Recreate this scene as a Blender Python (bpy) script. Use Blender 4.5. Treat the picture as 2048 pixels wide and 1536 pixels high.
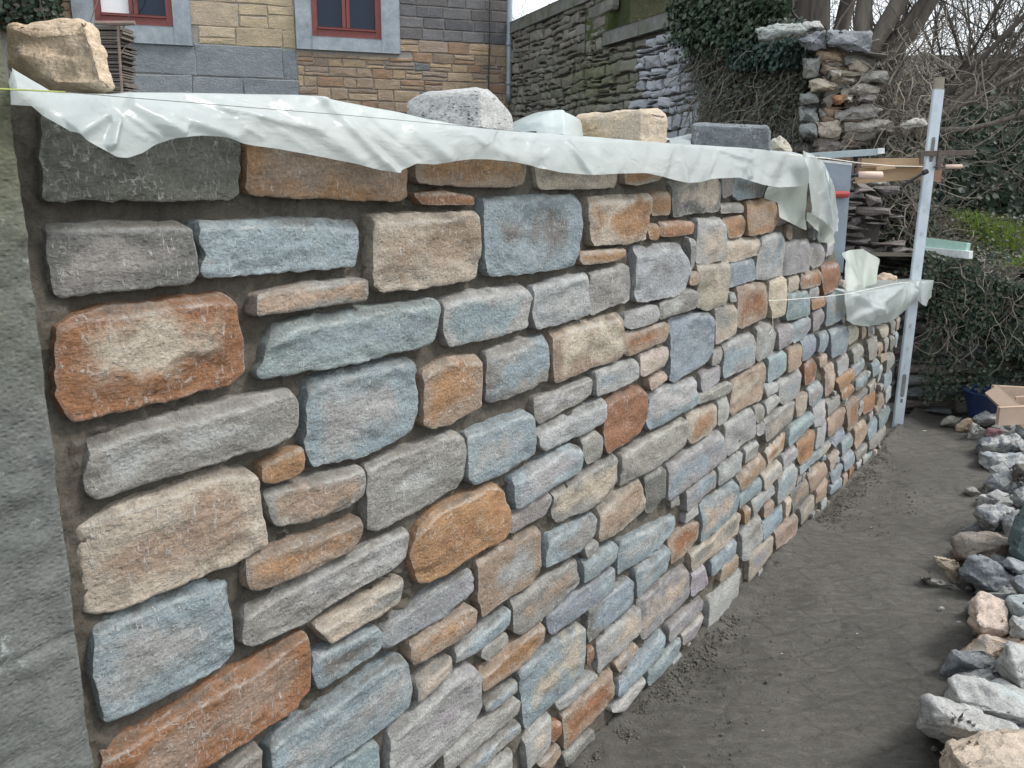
import bpy, bmesh, math, random
import numpy as np
from mathutils import Vector, Matrix
R_ = math.radians
scene = bpy.context.scene
for o in list(bpy.data.objects): bpy.data.objects.remove(o)

# ---------------------------------------------------------------- camera
F_, CX, CY, EYE = 1710.0, 1024.0, 768.0, 1.5          # focal length in photo pixels, eye height
PITCH = math.atan(F_/6832.0); ROLL = math.atan(64/6832.0)
cam_d = bpy.data.cameras.new('camera'); cam = bpy.data.objects.new('camera', cam_d)
scene.collection.objects.link(cam); scene.camera = cam
cam_d.sensor_width = 36; cam_d.lens = F_/2048*36; cam_d.clip_start = .05; cam_d.clip_end = 500
_c, _s, _cp, _sp = math.cos(ROLL), math.sin(ROLL), math.cos(PITCH), math.sin(PITCH)
R0, U0, FW = Vector((1,0,0)), Vector((0,_sp,_cp)), Vector((0,_cp,-_sp))
RC, UC = R0*_c + U0*_s, U0*_c - R0*_s
m = Matrix((RC, UC, -FW)).transposed().to_4x4(); m.translation = (0,0,EYE); cam.matrix_world = m

# ---------------------------------------------------------------- sky, sun, exposure
SUN_EL, SUN_AZ = R_(50), R_(88)       # azimuth measured from +Y towards +X
world = bpy.data.worlds.new('World'); scene.world = world; world.use_nodes = True
wn, wl = world.node_tree.nodes, world.node_tree.links
bg = wn['Background']; sky = wn.new('ShaderNodeTexSky'); sky.sky_type = 'NISHITA'; sky.sun_disc = False
sky.sun_elevation = SUN_EL; sky.sun_rotation = SUN_AZ; sky.air_density = 1.6; sky.dust_density = 4.0; sky.ozone_density = 1.0
wmix = wn.new('ShaderNodeMix'); wmix.data_type = 'RGBA'; wmix.inputs[0].default_value = .72
wmix.inputs[7].default_value = (9.0, 9.6, 10.3, 1)      # even cloud cover over the blue
wl.new(sky.outputs[0], wmix.inputs[6]); wl.new(wmix.outputs[2], bg.inputs[0]); bg.inputs[1].default_value = .12
sun_d = bpy.data.lights.new('sun', 'SUN'); sun_d.energy = 1.9; sun_d.angle = R_(15); sun_d.color = (1,.97,.93)
sun = bpy.data.objects.new('sun', sun_d); scene.collection.objects.link(sun)
sd = Vector((math.sin(SUN_AZ)*math.cos(SUN_EL), math.cos(SUN_AZ)*math.cos(SUN_EL), math.sin(SUN_EL)))
sun.rotation_euler = sd.to_track_quat('Z','Y').to_euler()
scene.view_settings.view_transform = 'Standard'; scene.view_settings.look = 'None'
scene.view_settings.exposure = 0.52; scene.view_settings.gamma = 1

# ---------------------------------------------------------------- pixel rays of the survey
def ray(px, py):
    x, y = (px-CX)/F_, -(py-CY)/F_
    return RC*x + UC*y + FW
def at_y(px, py, Y):                    # the point seen at (px,py) on the vertical plane y=Y
    r = ray(px,py); t = Y/r.y; return Vector((r.x*t, Y, EYE+r.z*t))
def on_plane(px, py, P, n):
    r = ray(px,py); o = Vector((0,0,EYE)); t = (P-o).dot(n)/r.dot(n); return o+r*t
def ground(px, py, z=0.0):
    r = ray(px,py); t = (z-EYE)/r.z; return Vector((r.x*t, r.y*t, z))

# the new wall: origin A on the ground, direction D, outward normal N
WA = Vector((0.23260554, 1.99799791, 0)); WD = Vector((0.57956212, 0.81492806, 0)); WN = Vector((WD.y, -WD.x, 0))
def W(px, py, w=0.0):                   # wall coordinates (u along, v up) of a photo pixel, w in front of the mortar
    q = on_plane(px, py, WA + WN*w, WN); return ((q-WA).dot(WD), q.z)
def wall_pt(u, v, w): return WA + WD*u + WN*w + Vector((0,0,v))
WM = Matrix((WD, -WN, Vector((0,0,1)))).transposed().to_4x4(); WM.translation = WA   # local x=u, y=-w, z=v

# ---------------------------------------------------------------- noise
def _h(ix, iy, iz, s):
    with np.errstate(over='ignore'):
        n = (ix*374761393 + iy*668265263 + iz*2147483647 + s*1274126177).astype(np.int64)
        n = (n ^ (n >> 13)) * 1274126177; n = n ^ (n >> 16)
    return ((n & 0xffffff) / float(0xffffff))
def vnoise(p, s=0):
    p = np.asarray(p, float); i = np.floor(p).astype(np.int64); f = p-i; f = f*f*f*(f*(f*6-15)+10)
    r = 0
    for dx in (0,1):
        for dy in (0,1):
            for dz in (0,1):
                w = (f[:,0] if dx else 1-f[:,0])*(f[:,1] if dy else 1-f[:,1])*(f[:,2] if dz else 1-f[:,2])
                r = r + w*_h(i[:,0]+dx, i[:,1]+dy, i[:,2]+dz, s)
    return r*2-1
def fbm(p, o=4, s=0, g=.5):
    p = np.asarray(p, float); a, r = 1., 0.
    for k in range(o): r = r + a*vnoise(p*2**k+k*17.3, s+k); a *= g
    return r

# ---------------------------------------------------------------- objects
col = scene.collection
def mesh_obj(name, V, Fc, mat, parent=None, cols=None, smooth=True, mw=None):
    me = bpy.data.meshes.new(name); me.from_pydata([tuple(map(float,v)) for v in V], [], [tuple(int(i) for i in f) for f in Fc]); me.update()
    if cols:
        for k, arr in cols.items():
            arr = np.asarray(arr, np.float32)
            if arr.shape[1] == 3: arr = np.hstack([arr, np.ones((len(arr),1), np.float32)])
            at = me.attributes.new(k, 'FLOAT_COLOR', 'POINT'); at.data.foreach_set('color', arr.ravel())
    if smooth: me.polygons.foreach_set('use_smooth', [True]*len(me.polygons))
    if mat: me.materials.append(mat)
    o = bpy.data.objects.new(name, me); col.objects.link(o)
    if parent is not None: o.parent = parent
    if mw is not None: o.matrix_world = mw
    return o
def tag(o, label=None, cat=None, group=None, kind=None):
    if label: o['label'] = label
    if cat: o['category'] = cat
    if group: o['group'] = group
    if kind: o['kind'] = kind
    return o
def thing(name, label, cat, loc=(0,0,0), group=None, mw=None):
    o = bpy.data.objects.new(name, None); col.objects.link(o); o.empty_display_size = .1
    if mw is not None: o.matrix_world = mw
    else: o.location = loc
    bpy.context.view_layer.update()
    return tag(o, label, cat, group)
def child(o, parent):                    # parent a world-space mesh without moving it
    bpy.context.view_layer.update()
    o.parent = parent; o.matrix_parent_inverse = parent.matrix_world.inverted(); return o
def recenter(o, p):
    p = Vector(p); o.data.transform(Matrix.Translation(-p)); o.location = p; return o

class MB:                                # mesh builder, everything in one mesh
    def __init__(s): s.V=[]; s.F=[]; s.C=[]
    def add(s, V, F, c=(1,1,1)):
        b=len(s.V); s.V += [tuple(v) for v in V]; s.F += [tuple(i+b for i in f) for f in F]; s.C += [tuple(c)]*len(V)
    def box(s, c, ax, ay, az, colr=(1,1,1), bev=0):      # centre and three half axes
        c,ax,ay,az = map(Vector,(c,ax,ay,az))
        if not bev:
            V=[c+ax*i+ay*j+az*k for i in(-1,1) for j in(-1,1) for k in(-1,1)]
            s.add(V,[(0,1,3,2),(4,6,7,5),(0,4,5,1),(2,3,7,6),(0,2,6,4),(1,5,7,3)],colr); return
        bm=bmesh.new(); bmesh.ops.create_cube(bm,size=2)
        for v in bm.verts: v.co = c+ax*v.co.x+ay*v.co.y+az*v.co.z
        bmesh.ops.bevel(bm,geom=list(bm.edges),offset=bev,segments=2,profile=.6,affect='EDGES')
        s.addbm(bm,colr)
    def addbm(s, bm, c=(1,1,1)):
        bm.verts.index_update(); s.add([v.co.copy() for v in bm.verts],[[v.index for v in f.verts] for f in bm.faces],c); bm.free()
    def prism(s, P, d, colr=(1,1,1)):                    # polygon extruded by vector d
        P=[Vector(p) for p in P]; d=Vector(d); n=len(P); V=P+[p+d for p in P]
        s.add(V,[tuple(range(n)),tuple(range(2*n-1,n-1,-1))]+[(i,i+n,(i+1)%n+n,(i+1)%n) for i in range(n)],colr)
    def tube(s, P, r, k=6, colr=(1,1,1)):
        P=[Vector(p) for p in P]; n=len(P)
        if not isinstance(r,(list,tuple)): r=[r]*n
        V=[]; F=[]; ref=None
        for i,p in enumerate(P):
            t=(P[min(i+1,n-1)]-P[max(i-1,0)])
            if t.length<1e-9: t=Vector((0,0,1))
            t.normalize()
            if ref is None: ref = t.orthogonal().normalized()
            a=(ref-t*ref.dot(t))
            if a.length<1e-5: a=t.orthogonal()
            a.normalize(); ref=a; b=t.cross(a)
            for j in range(k):
                th=2*math.pi*j/k; V.append(p+(a*math.cos(th)+b*math.sin(th))*r[i])
        for i in range(n-1):
            for j in range(k):
                q=(j+1)%k; F.append((i*k+j,i*k+q,(i+1)*k+q,(i+1)*k+j))
        F.append(tuple(range(k-1,-1,-1))); F.append(tuple(range((n-1)*k,n*k)))
        s.add(V,F,colr)
    def build(s, name, mat, parent=None, smooth=False):
        c={'colA':np.array(s.C)} if s.C else None
        o=mesh_obj(name,s.V,s.F,mat,None,c,smooth)
        if parent is not None: child(o,parent)
        return o

# ---------------------------------------------------------------- materials
def N(nt, t, **kw):
    n = nt.nodes.new(t)
    for k,v in kw.items(): setattr(n,k,v)
    return n
class Mat:
    def __init__(s, name, rough=.8, base=(.5,.5,.5)):
        s.m = bpy.data.materials.new(name); s.m.use_nodes = True; s.nt = s.m.node_tree
        s.b = s.nt.nodes['Principled BSDF']; s.b.inputs['Roughness'].default_value = rough
        s.b.inputs['Base Color'].default_value = (*base,1); s.L = s.nt.links.new
        s.tc = N(s.nt,'ShaderNodeTexCoord')
    def map(s, scale=(1,1,1), out='Object', rot=(0,0,0)):
        mp = N(s.nt,'ShaderNodeMapping'); mp.inputs['Scale'].default_value = scale; mp.inputs['Rotation'].default_value = rot
        s.L(s.tc.outputs[out], mp.inputs['Vector']); return mp.outputs[0]
    def noise(s, vec, scale, detail=6, rough=.6, dist=0, w=None):
        n = N(s.nt,'ShaderNodeTexNoise'); n.inputs['Scale'].default_value = scale; n.inputs['Detail'].default_value = detail
        n.inputs['Roughness'].default_value = rough; n.inputs['Distortion'].default_value = dist
        if w is not None: n.noise_dimensions = '4D'; s.L(w, n.inputs['W'])
        s.L(vec, n.inputs['Vector']); return n.outputs[0]
    def vor(s, vec, scale, feature='F1', out='Distance', rnd=1):
        n = N(s.nt,'ShaderNodeTexVoronoi', feature=feature); n.inputs['Scale'].default_value = scale; n.inputs['Randomness'].default_value = rnd
        s.L(vec, n.inputs['Vector']); return n.outputs[out]
    def ramp(s, fac, stops):
        n = N(s.nt,'ShaderNodeValToRGB'); e = n.color_ramp.elements
        while len(e) < len(stops): e.new(.5)
        for i,(p,c) in enumerate(stops):
            e[i].position = p; e[i].color = (c,c,c,1) if isinstance(c,(int,float)) else (*c,1)
        s.L(fac, n.inputs[0]); return n.outputs[0]
    def mix(s, f, a, b, mode='MIX'):
        n = N(s.nt,'ShaderNodeMix', data_type='RGBA', blend_type=mode)
        for i,v in ((0,f),(6,a),(7,b)):
            if isinstance(v,(int,float)) : n.inputs[i].default_value = v if i==0 else (v,v,v,1)
            elif isinstance(v,tuple): n.inputs[i].default_value = (*v,1)
            else: s.L(v, n.inputs[i])
        return n.outputs[2]
    def math(s, op, a, b=None):
        n = N(s.nt,'ShaderNodeMath', operation=op)
        for i,v in ((0,a),(1,b)):
            if v is None: continue
            if isinstance(v,(int,float)): n.inputs[i].default_value = v
            else: s.L(v, n.inputs[i])
        return n.outputs[0]
    def attr(s, name, out='Color'):
        n = N(s.nt,'ShaderNodeAttribute', attribute_name=name); return n.outputs[out]
    def sep(s, c):
        n = N(s.nt,'ShaderNodeSeparateColor'); s.L(c, n.inputs[0]); return n.outputs
    def bump(s, hs):                          # list of (height, distance)
        prev=None
        for h,d in hs:
            b = N(s.nt,'ShaderNodeBump'); b.inputs['Strength'].default_value = 1; b.inputs['Distance'].default_value = d
            s.L(h, b.inputs['Height'])
            if prev: s.L(prev, b.inputs['Normal'])
            prev = b.outputs[0]
        s.L(prev, s.b.inputs['Normal'])
    def col(s, c): s.L(c, s.b.inputs['Base Color']); return s
    def rough(s, c): s.L(c, s.b.inputs['Roughness'])

def stone_mat(name, scr=1.0, mortar=(.085,.075,.06), fine=1.0, ps=5.5, thr=(.44,.57)):
    M = Mat(name, .85); info = M.sep(M.attr('info')); w = M.math('MULTIPLY', info[2], 37.0)
    v = M.map(); vs = M.map((1,1,2.0))
    patch = M.noise(v, ps, 5, .62, .6, w)
    patch = M.math('ADD', patch, M.math('MULTIPLY', M.math('SUBTRACT', info[1], .38), .20))
    c = M.mix(M.ramp(patch,[(thr[0],0),(thr[1],1)]), M.attr('colA'), M.attr('colB'))
    band = M.noise(vs, 16*fine, 6, .65, .5, w)
    c = M.mix(.6, c, M.ramp(band,[(.28,.6),(.5,1.0),(.72,1.4)]), 'MULTIPLY')
    grain = M.noise(v, 210*fine, 4, .7)
    c = M.mix(.65, c, M.ramp(grain,[(.3,.5),(.5,1.0),(.7,1.5)]), 'MULTIPLY')
    # thin rusty seep
    c = M.mix(M.math('MULTIPLY', M.ramp(M.noise(vs,7,6,.7,1.2,w),[(.62,0),(.74,1)]), .35), c, (.24,.13,.06))
    # chalky tool bruises: short bright strokes
    wv = M.noise(v, 14, 2, .5)
    d = N(M.nt,'ShaderNodeVectorMath', operation='MULTIPLY_ADD'); M.L(v, d.inputs[0]); d.inputs[1].default_value=(1,1,1)
    nc = N(M.nt,'ShaderNodeTexNoise'); nc.inputs['Scale'].default_value=26; nc.inputs['Detail'].default_value=3; M.L(v,nc.inputs['Vector'])
    sc = N(M.nt,'ShaderNodeVectorMath', operation='SCALE'); M.L(nc.outputs[1],sc.inputs[0]); sc.inputs['Scale'].default_value=.05
    M.L(sc.outputs[0], d.inputs[2])
    e = M.vor(d.outputs[0], 44*fine, 'DISTANCE_TO_EDGE')
    line = M.ramp(e,[(.0,1),(.03,.8),(.06,0)])
    msk = M.ramp(M.noise(v, 17, 4, .7, 0, w),[(.46,0),(.6,1)])
    msk2 = M.ramp(M.noise(v, 75, 3, .7, 0, w),[(.48,0),(.58,1)])
    s1 = M.math('MULTIPLY', M.math('MULTIPLY', line, msk), msk2)
    spots = M.math('MULTIPLY', M.ramp(M.noise(v, 48*fine, 5, .8, .8, w),[(.62,0),(.69,1)]), .55)
    for rt,st_ in ((.5,(1,1,.3)),(-.6,(1,1,.36))):
        k1 = M.ramp(M.noise(M.map(st_, rot=(0,rt,0)), 185*fine, 3, .6, .5, w),[(.58,0),(.65,1)])
        spots = M.math('MAXIMUM', spots, M.math('MULTIPLY', k1, M.ramp(M.noise(v, 13, 5, .7, 0, M.math('ADD', w, rt)),[(.47,0),(.6,1)])))
    s = M.math('MULTIPLY', M.math('MAXIMUM', s1, spots), .58*scr)
    c = M.mix(s, c, (.52,.52,.49))
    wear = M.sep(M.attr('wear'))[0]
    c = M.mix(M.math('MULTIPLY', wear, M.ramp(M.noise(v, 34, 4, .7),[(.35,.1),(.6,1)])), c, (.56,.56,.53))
    # mortar smeared on the rims
    sm = M.math('MULTIPLY', info[0], M.ramp(M.noise(v, 22, 5, .7),[(.36,0),(.6,1)]))
    c = M.mix(sm, c, mortar)
    M.col(c)
    h1 = M.noise(vs, 60*fine, 7, .68, .3, w); pits = M.ramp(M.vor(v, 95*fine),[(.0,0),(.3,1)])
    M.bump([(h1,.006/fine),(M.noise(v,24*fine,3,.5,1.5,w),.0025/fine),(pits,.0012),(grain,.0010),(M.math('ADD',s1,spots),.0008)])
    M.rough(M.ramp(band,[(.3,.68),(.7,.9)])); return M.m
M_STONE = stone_mat('stone')
M_LICH = stone_mat('spotted_stone', ps=19, thr=(.40,.46))
M_STONE_FAR = stone_mat('old_stone', .5, (.10,.10,.085), .45)

def mortar_mat():
    M = Mat('mortar', .9); v = M.map()
    n = M.noise(v, 9, 6, .6); g = M.noise(v, 120, 5, .75)
    c = M.mix(M.ramp(n,[(.35,0),(.65,1)]), (.125,.109,.085), (.21,.188,.152))
    c = M.mix(.7, c, M.ramp(g,[(.3,.6),(.6,1.25)]), 'MULTIPLY'); M.col(c)
    M.bump([(M.noise(v,75,8,.8),.014),(g,.005)]); return M.m
M_MORTAR = mortar_mat()

def simple(name, base, rough=.7, var=.25, scale=30, bump=.002, bscale=80, stretch=(1,1,1), metal=0, attr=False, base2=None, thr=(.4,.6), s2=4):
    M = Mat(name, rough, base); v = M.map(stretch)
    c = M.attr('colA') if attr else M.mix(0.0, base, base)
    if base2: c = M.mix(M.ramp(M.noise(v,s2,6,.65,.4),[(thr[0],0),(thr[1],1)]), c, base2)
    c = M.mix(1.0, c, M.ramp(M.noise(v,scale,6,.7),[(.25,1-var*1.4),(.5,1),(.75,1+var*1.4)]), 'MULTIPLY'); M.col(c)
    if bump: M.bump([(M.noise(v,bscale,7,.75),bump)])
    M.b.inputs['Metallic'].default_value = metal; return M.m

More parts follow.
